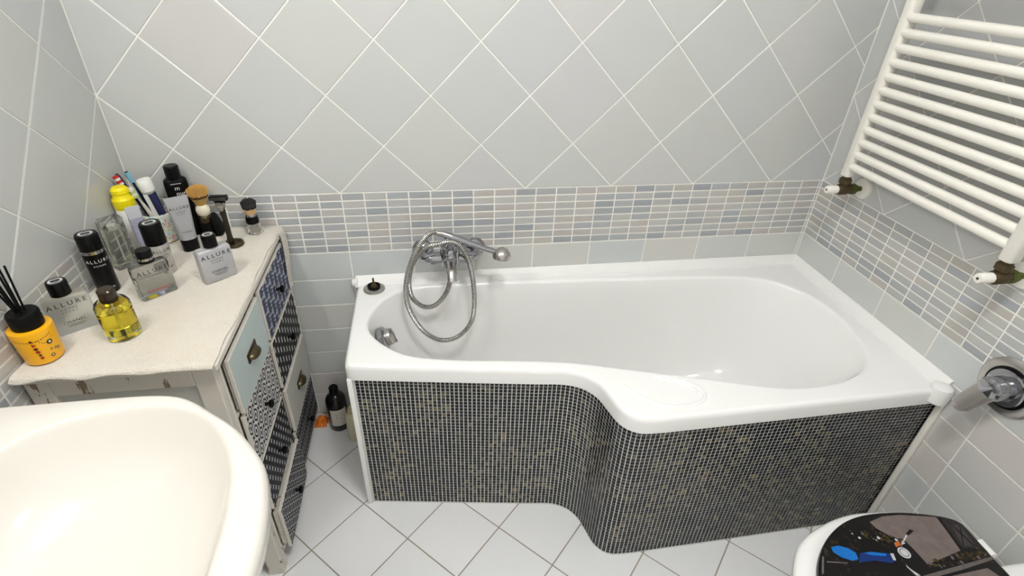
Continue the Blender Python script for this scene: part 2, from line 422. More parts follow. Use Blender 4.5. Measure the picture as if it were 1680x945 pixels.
def L3(l, z): return [(p[0] - tubo.x, p[1] - tubo.y, z) for p in l]
mb = MB()
mb.loops([L3(offset2(outer, .016), .535), L3(outer, .535), L3(outer, .570), L3(offset2(outer, .002), .578), L3(offset2(outer, .006), .583), L3(offset2(outer, .011), ZR), L3(offset2(outer, .015), ZR)], False, False)
no = len(outer); rim_o = list(range(6 * no, 7 * no)); base_i = len(mb.v)
cx, cy, ea, eb = 1.235, -.265, .50, .165
bott = []
for p in inner:
    a = math.atan2((p[1] - cy) / eb, (p[0] - cx) / ea); ca, sa = math.cos(a), math.sin(a)
    bott.append(Vector((cx + ea * math.copysign(abs(ca) ** .75, ca), cy + eb * math.copysign(abs(sa) ** .75, sa))))
loops = [L3(offset2(inner, -.016), ZR), L3(offset2(inner, -.012), ZR), L3(offset2(inner, -.006), .5838), L3(offset2(inner, -.002), .5805), L3(inner, .575)]
for s, z in ((.05, .545), (.12, .49), (.2, .42), (.29, .34), (.40, .27), (.53, .22), (.68, .187), (.84, .168), (1.0, .160)):
    loops.append(L3([a.lerp(q, s) for a, q in zip(inner, bott)], z))
for s, z in ((.75, .157), (.5, .155), (.25, .154)):
    loops.append(L3([Vector((cx, cy)).lerp(q, s) for q in bott], z))
mb.loops(loops, False, True)
me = bpy.data.meshes.new('tub_shell'); me.from_pydata(mb.v, [], mb.f); bm = bmesh.new(); bm.from_mesh(me); bm.verts.ensure_lookup_table()
ni = len(inner); eds = []
for idx in (rim_o, list(range(base_i, base_i + ni))):
    for i in range(len(idx)):
        e = bm.edges.get((bm.verts[idx[i]], bm.verts[idx[(i + 1) % len(idx)]])); eds.append(e)
bmesh.ops.triangle_fill(bm, use_beauty=True, edges=eds)
bmesh.ops.recalc_face_normals(bm, faces=bm.faces)
bm.to_mesh(me); bm.free(); me.materials.append(M_CER); me.shade_smooth(); me.set_sharp_from_angle(angle=math.radians(50))
shell = link('tub_shell', me, tub)
# low ridges of the moulded soap tray in the wide corner of the rim
ridge = catmull([(1.300, -.585), (1.345, -.640), (1.39, -.670), (1.44, -.676), (1.487, -.664), (1.503, -.638), (1.488, -.607), (1.44, -.574), (1.40, -.560)], 8)
b = MB(); b.tube([(p[0] - tubo.x, p[1] - tubo.y, ZR - .0015) for p in ridge], .005, 10); b.build('soap_tray_ridge', M_CER, tub)
ridge = catmull([(1.392, -.563), (1.44, -.585), (1.475, -.612), (1.487, -.634)], 8)
b = MB(); b.tube([(p[0] - tubo.x, p[1] - tubo.y, ZR - .001) for p in ridge], .005, 10); b.build('soap_tray_ridge', M_CER, tub)
# mosaic-clad front panel
path = [Vector((p[0], p[1] + .008)) for p in front if p[0] > .586]
path = [Vector((.588, -.4205))] + path[1:]
pn = resample(path, 240)
b = MB(); bt = [(p.x - tubo.x, p.y - tubo.y, 0.002) for p in pn]; tp = [(q[0], q[1], .545) for q in bt]
bk = [(q[0], q[1] + .03, q[2]) for q in bt]; bkt = [(q[0], q[1] + .03, .545) for q in bt]
n = len(pn); fs = []
for i in range(n - 1):
    fs += [(i, i + 1, n + i + 1, n + i), (2 * n + i + 1, 2 * n + i, 3 * n + i, 3 * n + i + 1), (i, 2 * n + i, 2 * n + i + 1, i + 1)]
fs += [(0, n, 3 * n, 2 * n), (n - 1, 3 * n - 1, 4 * n - 1, 2 * n - 1)]
b.add(bt + tp + bk + bkt, fs); b.build('front_panel', M_GRP, tub)
MB().box(.586 - tubo.x, .60 - tubo.x, -.42 - tubo.y, -.012 - tubo.y, .002, .54).build('end_panel', M_SEAL, tub, smooth=False)
MB().box(.5805 - tubo.x, .5945 - tubo.x, -.4285 - tubo.y, -.414 - tubo.y, .002, .536).build('corner_profile', M_SEAL, tub, bevel=.002)
# thousands of glass tesserae, too small to pick apart
PITCH = .0122; plen = sum((a - c).length for a, c in zip(pn, pn[1:])); ncol = int((plen - .012) / PITCH); nrow = int(.53 / PITCH)
cp = resample(path, ncol * 2 + 1)
b = MB(); tints = []
blot = [(random.uniform(0, ncol), random.uniform(0, nrow), random.uniform(2, 7), random.uniform(3, 10)) for _ in range(46)]
for i in range(ncol):
    if i == 0: continue
    p, q0, q1 = cp[2 * i + 1], cp[2 * i], cp[2 * i + 2]; t = (q1 - q0).normalized(); nn = Vector((t.y, -t.x))
    for j in range(nrow):
        z = .004 + (j + .5) * PITCH + .5 * (.53 - nrow * PITCH); h = .0049; w = min(.0049, (q1 - q0).length * .405)
        out = .0010 + random.uniform(0, .0004); vs_ = []
        for dd, sc in ((-.0005, 1), (out, .93)):
            for su, sv in ((-1, -1), (1, -1), (1, 1), (-1, 1)):
                c = p + t * (su * w * sc) + nn * dd; vs_.append((c.x - tubo.x, c.y - tubo.y, z + sv * h * sc))
        b.add(vs_, [(4, 5, 6, 7), (0, 1, 5, 4), (1, 2, 6, 5), (2, 3, 7, 6), (3, 0, 4, 7)])
        inb = any(abs(i - bx) < bw and abs(j - by) < bh for bx, by, bw, bh in blot)
        v = random.random()
        tv = random.uniform(.72, 1.0) if v < (.10 if inb else .008) else (random.uniform(.4, .68) if v < (.50 if inb else .14) else random.uniform(0, .34))
        tints += [tv] * 5
me = bpy.data.meshes.new('mosaic_tesserae'); me.from_pydata(b.v, [], b.f)
at = me.attributes.new('tint', 'FLOAT', 'FACE'); at.data.foreach_set('value', tints)
t = NT('dark_glass_tesserae'); an = t.n('ShaderNodeAttribute', attribute_name='tint')
t.col(t.ramp(an.outputs['Fac'], [(0, lin((8, 10, 18))), (.25, lin((18, 21, 29))), (.4, lin((36, 38, 41))), (.55, lin((64, 64, 58))), (.72, lin((90, 84, 66))), (1, lin((122, 108, 80)))]))
t.set(Roughness=.22, Specular_IOR_Level=.3); me.materials.append(t.m)
tag(link('mosaic_tesserae', me, tub), 'small square dark navy and charcoal glass mosaic pieces', kind='stuff')
# overflow cover on the left inner wall
b = MB(); b.lathe([(.037, -.012), (.037, .004), (.032, .008), (.012, .010)], 32); ov = b.build('overflow_cover', M_CHR, tub)
ov.matrix_basis = Matrix.Translation((.668 - tubo.x, -.205 - tubo.y, .500)) @ Matrix.Rotation(math.radians(72), 4, 'Y')
b = MB(); b.lathe([(.027, .008), (.028, .012), (.026, .024), (.018, .030), (.004, .031)], 28); kn = b.build('overflow_knob', M_CHRW, ov)
b = MB(); b.box(-.027, .027, -.003, .003, .012, .0335); b.build('grip', M_CHR, kn, bevel=.0015)
# white cove trim around the bath
def cove(name, a, b_, inw):
    a, b_ = Vector(a), Vector(b_); prof = [(0, 0), (.034, 0), (.033, .004), (.024, .008), (.012, .014), (.006, .024), (0, .026)]
    mbb = MB(); nrm = Vector(inw)
    mbb.loops([[tuple(p + nrm * u + Z * v) for u, v in prof] for p in (a, b_)], True, True)
    return tag(mbb.build(name, M_SEAL, sharp=50), kind='structure')
cove('trim_1', (.575, 0, ZR - .001), (W, 0, ZR - .001), (0, -1, 0))
cove('trim_2', (W, -.0, ZR - .001), (W, -.70, ZR - .001), (-1, 0, 0))
b = MB(); b.lathe([(.022, -.044), (.026, -.040), (.027, -.004), (.024, .006), (.016, .011), (.004, .013)], 28); e = b.build('trim_3', M_SEAL); e.location = (W - .0275, -.702, ZR + .004); tag(e, kind='structure')
b = MB(); b.tube([(.582, -.016, ZR + .008), (.566, -.016, ZR + .006)], [.015, .013], 16); tag(b.build('trim_4', M_SEAL), kind='structure')
tag(MB().box(W - .014, W - .001, -.716, -.702, .002, .545).build('trim_5', M_RAD, bevel=.002), kind='structure')

# plug resting on the tub corner
pl = thing('drain_plug', 'grey metal drain plug with upright stem on the tub corner', 'drain plug', (.636, -.050, ZR))
MB().lathe([(.031, 0), (.035, .002), (.034, .005), (.026, .008)], 32).build('flange', M_STEEL, pl)
b = MB(); b.lathe([(.020, .007), (.021, .015), (.018, .016), (.016, .011), (.009, .010)], 28); b.build('rubber_ring', M_BLKM, pl)
b = MB(); b.lathe([(.011, .010), (.008, .018), (.0032, .020), (.0032, .040), (.0025, .042)], 16); b.build('stem', M_BRASS, pl)

# ------------------------------------------------------------------ bath mixer with hose and handset
tx = .885
tap = thing('bath_mixer', 'chrome bath mixer tap on tiled wall above the tub', 'tap', (tx, 0, .700))
for s, nm in ((-1, 'a'), (1, 'b')):
    b = MB(); b.lathe([(.034, 0), (.034, .004), (.028, .014), (.018, .022)], 32); b.xf(Matrix.Rotation(PI / 2, 4, 'X')); o = b.build('wall_flange', M_CHR, tap); o.location = (s * .085, 0, 0)
    b = MB(); b.tube(catmull([(s * .085, -.012, 0), (s * .085, -.04, 0), (s * .075, -.062, 0), (s * .05, -.07, 0)], 5), .016, 16); b.build('inlet_elbow', M_CHR, tap)
b = MB(); b.tube([(-.062, -.07, 0), (-.055, -.07, 0), (.055, -.07, 0), (.062, -.07, 0)], [.020, .0215, .0215, .020], 24); b.build('body', M_CHR, tap)
b = MB(); b.lathe([(.030, -.024), (.033, .0), (.031, .030), (.026, .042)], 28, ctr=(0, -.072, 0)); b.build('cartridge', M_CHR, tap)
b = MB(); sp = catmull([(0, -.075, -.004), (0, -.11, -.004), (0, -.15, -.012), (0, -.168, -.030)], 6); b.tube(sp, [.019] * 7 + [.017] * 6 + [.015] * 6, 18); b.build('spout', M_CHRW, tap)
b = MB(); b.tube(catmull([(0, -.075, .038), (0, -.10, .043), (0, -.13, .044), (0, -.155, .040)], 5), [.014] * 5 + [.012] * 5 + [.010] * 5 + [.008], 16)
b.xf(Matrix.Scale(1.4, 4, X)); b.build('lever', M_CHR, tap)
b = MB(); b.box(-.016, .016, -.10, -.055, .034, .082); b.build('handset_cradle', M_CHR, tap, bevel=.005)
b = MB(); b.tube([(0, -.085, -.018), (0, -.085, -.055)], [.013, .010], 16); b.build('hose_outlet', M_CHR, tap)
hs = thing('shower_handset', 'chrome hand shower resting across the bath mixer', 'hand shower', (.865, -.085, .793))
a0, a1 = Vector((0, 0, 0)), Vector((.168, -.03, -.058))
b = MB(); b.tube([a0.lerp(a1, k / 8) for k in range(9)], [.0105, .0115, .0115, .011, .0105, .010, .0095, .009, .009], 16); b.build('handle', M_CHR, hs)
b = MB(); b.tube([(-.022, .003, .004), a0], [.007, .0105], 14); b.build('hose_nut', M_CHRW, hs)
b = MB(); b.lathe([(.004, .022), (.016, .018), (.026, .006), (.029, -.006), (.027, -.016)], 28); o = b.build('spray_head', M_CHRW, hs); o.location = a1 + Vector((.012, -.002, -.004)); o.rotation_euler = (math.radians(-18), math.radians(10), 0)
b = MB(); b.lathe([(.027, -.016), (.0255, -.018), (.004, -.020)], 28); q = b.build('spray_face', M_STEEL, o)
hp = [(.845, -.082, .799), (.826, -.087, .798), (.803, -.098, .780), (.776, -.113, .742), (.751, -.125, .68), (.741, -.135, .608), (.753, -.14, .54), (.788, -.14, .469), (.84, -.14, .427), (.897, -.14, .435), (.943, -.135, .485), (.956, -.13, .555), (.953, -.12, .642), (.94, -.115, .715), (.918, -.105, .757), (.889, -.10, .772), (.848, -.105, .769), (.804, -.1, .753), (.768, -.105, .706), (.752, -.11, .644), (.758, -.11, .584), (.792, -.11, .546), (.832, -.11, .55), (.869, -.10, .59), (.884, -.088, .64), (.885, -.085, .672)]
hq = resample(catmull(hp, 12), 1100)
b = MB(); b.tube([Vector(p) - Vector((.85, -.1, .4)) for p in hq], [(.0086 if (k % 4) < 2 else .0072) for k in range(len(hq))], 10)
for k in range(len(hq) - 1):
    if k % 4 == 2:
        for i in range(10): b.mi[k * 10 + i] = 1  # groove faces take a darker steel: shade between the ribs as colour
hose = b.build('shower_hose', [simple('hose_steel', (205, 203, 198), .22, 1.0, noise=.05), simple('hose_groove_shade', (70, 66, 58), .4, .6)]); hose.location = (.85, -.1, .4)
tag(hose, 'ribbed steel shower hose hanging in loops from the bath mixer', 'hose')

# ------------------------------------------------------------------ single lever mixer on the right wall
wm = thing('wall_mixer', 'chrome single lever mixer with round plate on right wall', 'tap', (W, -.812, .692), 0)
def onwall(b): return b.xf(Matrix.Rotation(-PI / 2, 4, 'Y'))    # local z -> -x (into the room)
b = MB(); b.lathe([(.074, 0), (.074, .004), (.068, .009), (.050, .011)], 48); onwall(b).build('plate', M_CHRW, wm)
b = MB(); b.lathe([(.047, .010), (.046, .018), (.036, .020)], 40); onwall(b).build('inner_ring', M_CHR, wm)
b = MB(); b.lathe([(.030, .012), (.030, .052), (.027, .060), (.018, .066)], 36); onwall(b).build('hub', M_CHR, wm)
b = MB(); b.lathe([(.053, .0095), (.053, .0122), (.046, .0122)], 40); onwall(b).build('shadow_gap_ring', M_BLK, wm)
b = MB(); lp = [(-.052, 0, .012), (-.058, .004, -.01), (-.066, .012, -.035), (-.076, .020, -.062), (-.082, .024, -.078)]
cs = catmull(lp, 5); loops = []
for k, p in enumerate(cs):
    u = k / (len(cs) - 1); w = .031 * (1 - .30 * u) * (1 if u < .9 else .7); th = .009 * (1 - .3 * u)
    loops.append([(p[0] + th * math.sin(a) * 1.0, p[1] + w * math.cos(a), p[2] + th * .5 * math.sin(a)) for a in [2 * PI * i / 16 for i in range(16)]])
b.loops(loops); b.build('lever', M_CHRW, wm)

# ------------------------------------------------------------------ towel radiator
rad = thing('towel_radiator', 'white enamelled ladder towel radiator on right wall', 'radiator', (2.10, -.445, .985))
def post(y): 
    b = MB(); l = rrect(.036, .032, .010, 4); b.loops([zl(l, 0, .9), zl(l, .003), zl(l, .86), zl(l, .864, .9)]); o = b.build('post', M_RAD, rad); o.location = (0, y, 0)
post(.267); post(-.262)
bar_me = MB().tube([(0, -.262, 0), (0, .267, 0)], .0115, 18).mesh('bar', M_RAD)
for k in list(range(12)) + [14, 15, 16, 17, 18, 19, 20, 22]:
    o = link('bar', bar_me, rad); o.location = (-.006, 0, .033 + .0366 * k)
for y in (.2, -.2):
    b = MB(); b.tube([(.01, y, .75), (.076, y, .75)], .009, 14); b.build('bracket', M_RAD, rad)
def valve(y):
    v = thing('radiator_valve', 'tarnished brass radiator valve with white knob ' + ('beside the back wall corner' if y > -.4 else 'at right edge above the wall mixer'), 'valve', (2.10, y, .985), 0, 'valves under the towel radiator')
    b = MB(); b.lathe([(.013, 0), (.013, -.008), (.0175, -.010), (.0175, -.024), (.012, -.026), (.012, -.034)], 8); b.build('union_nut', M_BRASS, v)
    b = MB(); b.tube([(-.022, 0, -.044), (-.012, 0, -.044), (.014, 0, -.044), (.03, 0, -.044)], [.011, .017, .017, .013], 10); b.lathe([(.014, -.03), (.015, -.05)], 12); b.build('valve_body', M_BRASS, v)
    b = MB(); b.tube([(.026, 0, -.044), (.044, 0, -.044)], .0165, 6); b.tube([(.04, 0, -.044), (.077, 0, -.044)], .008, 10); b.build('pipe_nut', M_VERD, v)
    b = MB(); b.tube([(-.018, 0, -.044), (-.050, 0, -.044), (-.054, 0, -.044)], [.0125, .0125, .010], 18); k = b.build('knob', M_RAD, v)
    b = MB(); b.tube([(-.0535, 0, -.044), (-.0550, 0, -.044)], .003, 8); b.build('screw_hole_shade', M_HOLE_SHADE, k)  # dark disc on the knob end, painted shade instead of a real hole
    b = MB(); b.tube([(.064, 0, -.044), (.069, 0, -.044), (.076, 0, -.044)], [.020, .031, .033], 26); b.build('wall_rosette', M_RAD, v)
valve(-.178); valve(-.707)

# ------------------------------------------------------------------ chest of drawers
CX0, CX1, CY0, CY1 = .004, .362, -.628, -.012
cab = thing('chest_of_drawers', 'distressed white chest of eight patterned drawers in the corner', 'chest', (.185, -.32, 0))
co = Vector(cab.location)
def cbox(name, x0, x1, y0, y1, z0, z1, m, bevel=.0025, par=cab):
    return MB().box(x0 - co.x, x1 - co.x, y0 - co.y, y1 - co.y, z0, z1).build(name, m, par, bevel=bevel, seg=1)
cbox('top_board', CX0 - .002, .379, -.645, -.006, .778, .796, M_CABW, .003)
for (a, c_) in ((CX0, CX0 + .045), (CX1 - .045, CX1)): cbox('stile', a, c_, CY0, CY0 + .022, .0, .778, M_CABW)
cbox('rail', CX0 + .045, CX1 - .045, CY0, CY0 + .02, .728, .778, M_CABW); cbox('rail', CX0 + .045, CX1 - .045, CY0, CY0 + .02, .055, .115, M_CABW)
cbox('side_panel', CX0 + .04, CX1 - .04, CY0 + .009, CY0 + .016, .10, .74, M_CABG, 0)
cbox('carcass', CX0, CX1 - .012, CY0 + .022, CY1, .06, .776, M_CABW)
for yy in (CY1 - .03, ): cbox('foot', CX1 - .05, CX1, yy, CY1, 0, .07, M_CABW); cbox('foot', CX0, CX0 + .05, yy, CY1, 0, .07, M_CABW)
cbox('foot', CX0, CX0 + .05, CY0 + .03, CY0 + .06, 0, .07, M_CABW)
ymid = -.327
for (a, c_) in ((CY0 + .0222, -.596), (ymid - .008, ymid + .008), (-.034, CY1)): cbox('front_stile', CX1 - .012, CX1 + .002, a, c_, .0 if a < -.6 else .06, .778, M_CABW)
rows = [.768, .597, .420, .240, .066]
for zz in rows[1:4]: cbox('front_rail', CX1 - .012, CX1 + .001, -.596, -.034, zz - .005, zz + .005, M_CABW)
cbox('front_rail', CX1 - .012, CX1 + .001, -.596, -.034, .05, .066, M_CABW)
def cup(par, x, y, z):
    b = MB(); loops = []
    for k in range(7):
        a = math.radians(90 * k / 6); loops.append([(x + .020 * math.sin(a) * max(0, math.sin(t)) ** .5 if 0 < t < PI else x, y + .030 * math.cos(t) * (1 - .15 * (k / 6)), z + .016 * math.cos(a) * math.sin(t) - .004) for t in [PI * i / 14 for i in range(15)]])
    vs_ = [p for l in loops for p in l]; m = 15
    b.add(vs_, [(k * m + i, k * m + i + 1, (k + 1) * m + i + 1, (k + 1) * m + i) for k in range(6) for i in range(14)])
    b.tube([(x + .002, y - .034, z - .006), (x + .002, y + .034, z - .006)], .003, 8)
    b.box(x, x + .0025, y - .034, y + .034, z - .006, z + .016)
    b.build('cup_handle', M_BRONZE, par)
def knob(par, x, y, z, m=None):
    b = MB(); b.lathe([(.005, 0), (.004, .009), (.010, .012), (.012, .017), (.008, .021), (.002, .022)], 18); b.xf(Matrix.Translation((x, y, z)) @ Matrix.Rotation(PI / 2, 4, 'Y')); b.build('knob', m or M_BLKM, par)
ocol = {}
def drawer(col, row, mat, out, handle, lab):
    y0, y1 = ((-.593, ymid - .010) if col == 0 else (ymid + .010, -.037)); z1, z0 = rows[row] - .006, rows[row + 1] + .006
    yc, zc = (y0 + y1) / 2, (z0 + z1) / 2; x0 = CX1 + out
    d = MB().box(-.009, 0, y0 - yc, y1 - yc, z0 - zc, z1 - zc).build('drawer', M_CABW, cab, bevel=.0015, seg=1); d.location = (x0 + .009 - co.x, yc - co.y, zc); tag(d, lab)
    MB().box(0, .0012, y0 - yc + .004, y1 - yc - .004, z0 - zc + .003, z1 - zc - .003).build('front_face', mat, d, smooth=False)
    if out > .003: MB().box(-out - .008, -.009, y0 - yc + .006, y1 - yc - .006, z0 - zc + .01, z1 - zc - .012).build('drawer_box', M_CABW, d, smooth=False)
    if handle == 'cup': cup(d, .001, 0, 0)
    else: knob(d, .001, 0, 0)
drawer(0, 0, M_BLUE, .008, 'cup', 'pale blue distressed drawer with bronze cup handle')
drawer(0, 1, M_PH, .003, 'knob', 'black and white hexagon print drawer')
drawer(0, 2, M_PS, .003, 'knob', 'black drawer with small white stars')
drawer(0, 3, M_PC, .016, 'knob', 'black drawer with rows of white rings')
drawer(1, 0, M_PW, .006, 'knob', 'navy woven print drawer')
drawer(1, 1, M_PD, .006, 'knob', 'black drawer with white dashes')
drawer(1, 2, M_CABG, .009, 'cup', 'grey white wooden drawer with dark cup handle')
drawer(1, 3, M_PP, .005, 'knob', 'black and grey plaid print drawer')

# towel spread on the chest
def terry():
    t = NT('cream_terry_cloth'); v = t.coord(); n = t.noise(7, v, 4); s = t.noise(2.2, v, 2)
    base = t.mix(t.mth('MULTIPLY', t.mth('ADD', n, t.noise(240, v, 3)), .5), lin((246, 241, 230)), lin((206, 194, 174)))
    st = t.mth('GREATER_THAN', s, .66); st2 = t.mth('MULTIPLY', t.mth('SUBTRACT', s, .6), 4); 
    cl_ = t.n('ShaderNodeClamp'); t.l(st2, cl_.inputs[0]); t.col(t.mix(t.mth('MULTIPLY', cl_.outputs[0], .55), base, lin((214, 190, 140))))
    t.bump(t.mth('ADD', t.noise(330, v, 3), t.mth('MULTIPLY', t.noise(70, v, 3), .9)), .9, .004); t.set(Roughness=.95, Sheen_Weight=.3, Specular_IOR_Level=.1); return t.m
M_TOWEL = terry()
tw = thing('terry_towel', 'cream terry towel spread over the chest of drawers top', 'towel', (.19, -.33, .796))
nx, ny = 44, 70; x0, x1, y0, y1 = .006, .3765, -.6535, -.008
rv = random.Random(3); ph = [rv.uniform(0, 6) for _ in range(6)]
def tz(x, y):
    return .0046 + .0010 * math.sin(38 * x + 9 * y + ph[0]) * math.sin(23 * y + ph[1]) * .6 + .0005 * math.sin(90 * y + ph[2])
vs_, fs = [], []
for lay in (0, 1):
    for j in range(ny + 1):
        for i in range(nx + 1):
            u, v = i / nx, j / ny
            xr = x1 + .0025 * math.sin(11 * v + ph[3]) + .0015 * math.sin(31 * v); yl = y0 + .0015 * math.sin(19 * u + ph[4])
            x = x0 + (xr - x0) * u; y = yl + (y1 - yl) * v
            zz = tz(x, y); drop = 0
            if y < -.648: drop = (-.648 - y) * (.7 + .4 * math.sin(60 * x + ph[5]))
            if x > .3745: drop = max(drop, (x - .3745) * .5)
            vs_.append((x - .19, y + .33, (zz if lay else .0005) - drop))
m = (nx + 1) * (ny + 1)
for j in range(ny):
    for i in range(nx):
        a = j * (nx + 1) + i; q = (a, a + 1, a + nx + 2, a + nx + 1); fs.append(tuple(m + k for k in q)); fs.append(tuple(reversed(q)))
per = [i for i in range(nx + 1)] + [j * (nx + 1) + nx for j in range(1, ny + 1)] + [ny * (nx + 1) + i for i in range(nx - 1, -1, -1)] + [j * (nx + 1) for j in range(ny - 1, 0, -1)]
for k in range(len(per)):
    a, c_ = per[k], per[(k + 1) % len(per)]; fs.append((a, c_, m + c_, m + a))
b = MB(); b.add(vs_, fs); b.build('cloth', M_TOWEL, tw, sharp=80)
loops = []
for k in range(14):
    u = k / 13; z = .802 - .196 * u - .004 * math.sin(3 * u); w = .012 + .007 * math.sin(1 + 2.4 * u); yc = -.030 - .012 * u + .003 * math.sin(7 * u); xx = .3835 + .003 * math.sin(5 * u) + (.0 if u > .04 else -.004)
    loops.append([(xx - .002 - .19, yc - w + .33, z - .796), (xx + .002 - .19, yc - w * .3 + .33, z - .796), (xx + .001 - .19, yc + w * .4 + .33, z - .796), (xx + .003 - .19, yc + w + .33, z - .796), (xx - .002 - .19, yc + w + .33, z - .796), (xx - .004 - .19, yc + .33, z - .796)])
b = MB(); b.loops(loops); b.build('hanging_corner', M_TOWEL, tw, sharp=80)

# ------------------------------------------------------------------ toiletries
ZT = .8020
def flat_bottle(name, label, loc, rz, w, dp, h, mat, cap_r, cap_h, lines, cap_ring=None, inner=None, emb=True, chamf=.006):
    t_ = thing(name, label, 'perfume', loc, rz)
    l = rrect(w, dp, chamf, 4); b = MB(); b.loops([zl(l, 0, .97), zl(l, .002), zl(l, h - .006), zl(rrect(w - .004, dp - .004, chamf, 4), h - .002), zl(rrect(w - .010, dp - .010, chamf * .8, 4), h)])
    if inner:
        b.build('bottle', mat, t_)
        li = rrect(w - .010, dp - .010, chamf * .7, 4); b = MB(); b.loops([zl(li, .008), zl(li, h * inner[1])]); b.build('liquid', inner[0], t_)
    else: b.build('bottle', mat, t_)
    b = MB(); b.lathe([(cap_r * .8, h), (cap_r * .8, h + .004)], 24); b.build('collar', M_SILV, t_)
    b = MB(); b.lathe([(cap_r, h + .003), (cap_r, h + cap_h - .003), (cap_r * .93, h + cap_h)], 32); cp_ = b.build('cap', M_BLK, t_)
    if emb: emblem(cap_r * .7, M_INKW, cp_, (0, 0, h + cap_h + .0003))
    if cap_ring: b = MB(); b.lathe([(cap_r + .0006, h + cap_ring[0]), (cap_r + .0006, h + cap_ring[1])], 32); b.build('cap_ring', M_CHR, t_)
    for s, size, z, m_, sp_, *sh in lines:
        if s is None: marks(t_, -dp / 2 - .0006, z, sp_, size, m_); continue
        text(s, size, m_, t_, (0 if len(sh) < 2 else sh[1], -dp / 2 - .0006, z), space=sp_, shear=(sh[0] if sh else 0))
    return t_
STD = [('ALLURE', .0155, .070, M_INK, 1.45), ('HOMME', .0066, .058, M_INKR if False else M_INKG, 1.5), ('SPORT', .0066, .051, M_INKG, 1.6), ('CHANEL', .0098, .027, M_INK, 1.1), (None, .0016, .0190, M_INK, .030), (None, .0012, .0155, M_INK, .024)]
flat_bottle('perfume_bottle', 'frosted clear perfume bottle with black cap beside the yellow diffuser', (.052, -.488, ZT), 37, .083, .030, .086, M_GLF, .0185, .034, STD)
flat_bottle('perfume_bottle', 'opaque silver grey perfume bottle with black cap near the razor', (.289, -.297, ZT), 41, .080, .030, .088, M_GREYP, .0165, .034, STD)
flat_bottle('perfume_bottle', 'smoky glass perfume bottle with red script and black silver banded cap', (.168, -.361, ZT), 42, .080, .030, .086, M_GLG, .0165, .034,
    [('ALLURE', .0150, .069, M_INK, 1.4), ('HOMME', .0064, .056, M_INKG, 1.5), ('SPORT', .0064, .049, M_INKG, 1.6), ('Superleggera', .0095, .020, M_INKR, 1.0, .3)], cap_ring=(.010, .016), inner=(M_GLS, .62), emb=False)
# empty clear flask at the back with clear inner tube
fl_ = thing('glass_flask', 'empty clear square glass flask between black spray can and toothpaste', 'perfume', (.036, -.212, ZT), 50)
l = rrect(.052, .030, .004, 3); li = rrect(.042, .021, .003, 3); b = MB(); b.loops([zl(l, 0), zl(l, .132), zl(rrect(.046, .024, .003, 3), .136)]); b.build('flask', M_FLK, fl_)
b = MB(); b.loops([zl(li, .014), zl(li, .112), zl(rrect(.020, .016, .003, 3), .120)]); b.build('hollow', M_FLK, fl_)
b = MB(); b.lathe([(.010, .104), (.010, .118), (.008, .119)], 20); b.build('pump_collar', M_WHT, fl_)
b = MB(); b.tube([(0, 0, .016), (0, 0, .10)], .0022, 8); b.build('dip_tube', M_WHT, fl_)
# round spray cans
def can(name, label, loc, rz, rad_, h, body, cap0, capm, lines, band=None, cat='spray can', emb=True):
    t_ = thing(name, label, cat, loc, rz)
    b = MB(); b.lathe([(rad_ * .93, 0), (rad_, .003), (rad_, cap0 - .004), (rad_ * .96, cap0)], 36); b.build('body', body, t_)
    b = MB(); b.lathe([(rad_ * .985, cap0), (rad_ * .985, h - .004), (rad_ * .9, h)], 36); c_ = b.build('cap', capm, t_)
    if band: b = MB(); b.lathe([(rad_ + .0006, band[0]), (rad_ + .0006, band[1])], 36); b.build('band', M_CHR, t_)
    if emb: emblem(rad_ * .62, M_INKW, c_, (0, 0, h + .0003))
    for s, size, z, m_, sp_ in lines: text(s, size, m_, t_, (0, 0, z), bend=rad_ + .0006, space=sp_)
    return t_
can('deodorant_spray', 'tall black spray can with silver band against the left wall', (.047, -.332, ZT), 35, .0235, .152, M_BLK, .112, M_BLK, [('ALLURE', .0115, .088, M_INKW, 1.4), ('HOMME', .0055, .076, M_INKW, 1.5), ('CHANEL', .007, .016, M_INKW, 1.1)], band=(.106, .114))
can('deodorant_stick', 'silver deodorant can with large black cap behind the smoky bottle', (.146, -.252, ZT), 45, .0245, .138, M_SILV, .082, M_BLK, [('ALLURE', .0115, .066, M_INK, 1.35), ('HOMME', .0052, .055, M_INK, 1.5), ('SPORT', .0052, .049, M_INK, 1.5), ('CHANEL', .0075, .020, M_INK, 1.1)], cat='deodorant')
# small round bottle of yellow perfume
yb = thing('oil_bottle', 'round glass bottle of yellow liquid with dark brown cap', 'perfume', (.160, -.523, ZT))
MB().lathe([(.030, 0), (.0325, .003), (.0325, .078), (.029, .085), (.014, .088)], 40).build('bottle', M_GLS, yb)
MB().lathe([(.028, .012), (.0295, .014), (.0295, .066), (.0285, .066)], 40).build('liquid', M_YEL, yb)
MB().lathe([(.0155, .087), (.0165, .090), (.0165, .113), (.014, .116)], 28).build('cap', simple('dark_brown_lacquer', (46, 36, 22), .2, noise=.2), yb)
MB().tube([(0, 0, .02), (0, 0, .088)], .0018, 8).build('dip_tube', M_WHT, yb)
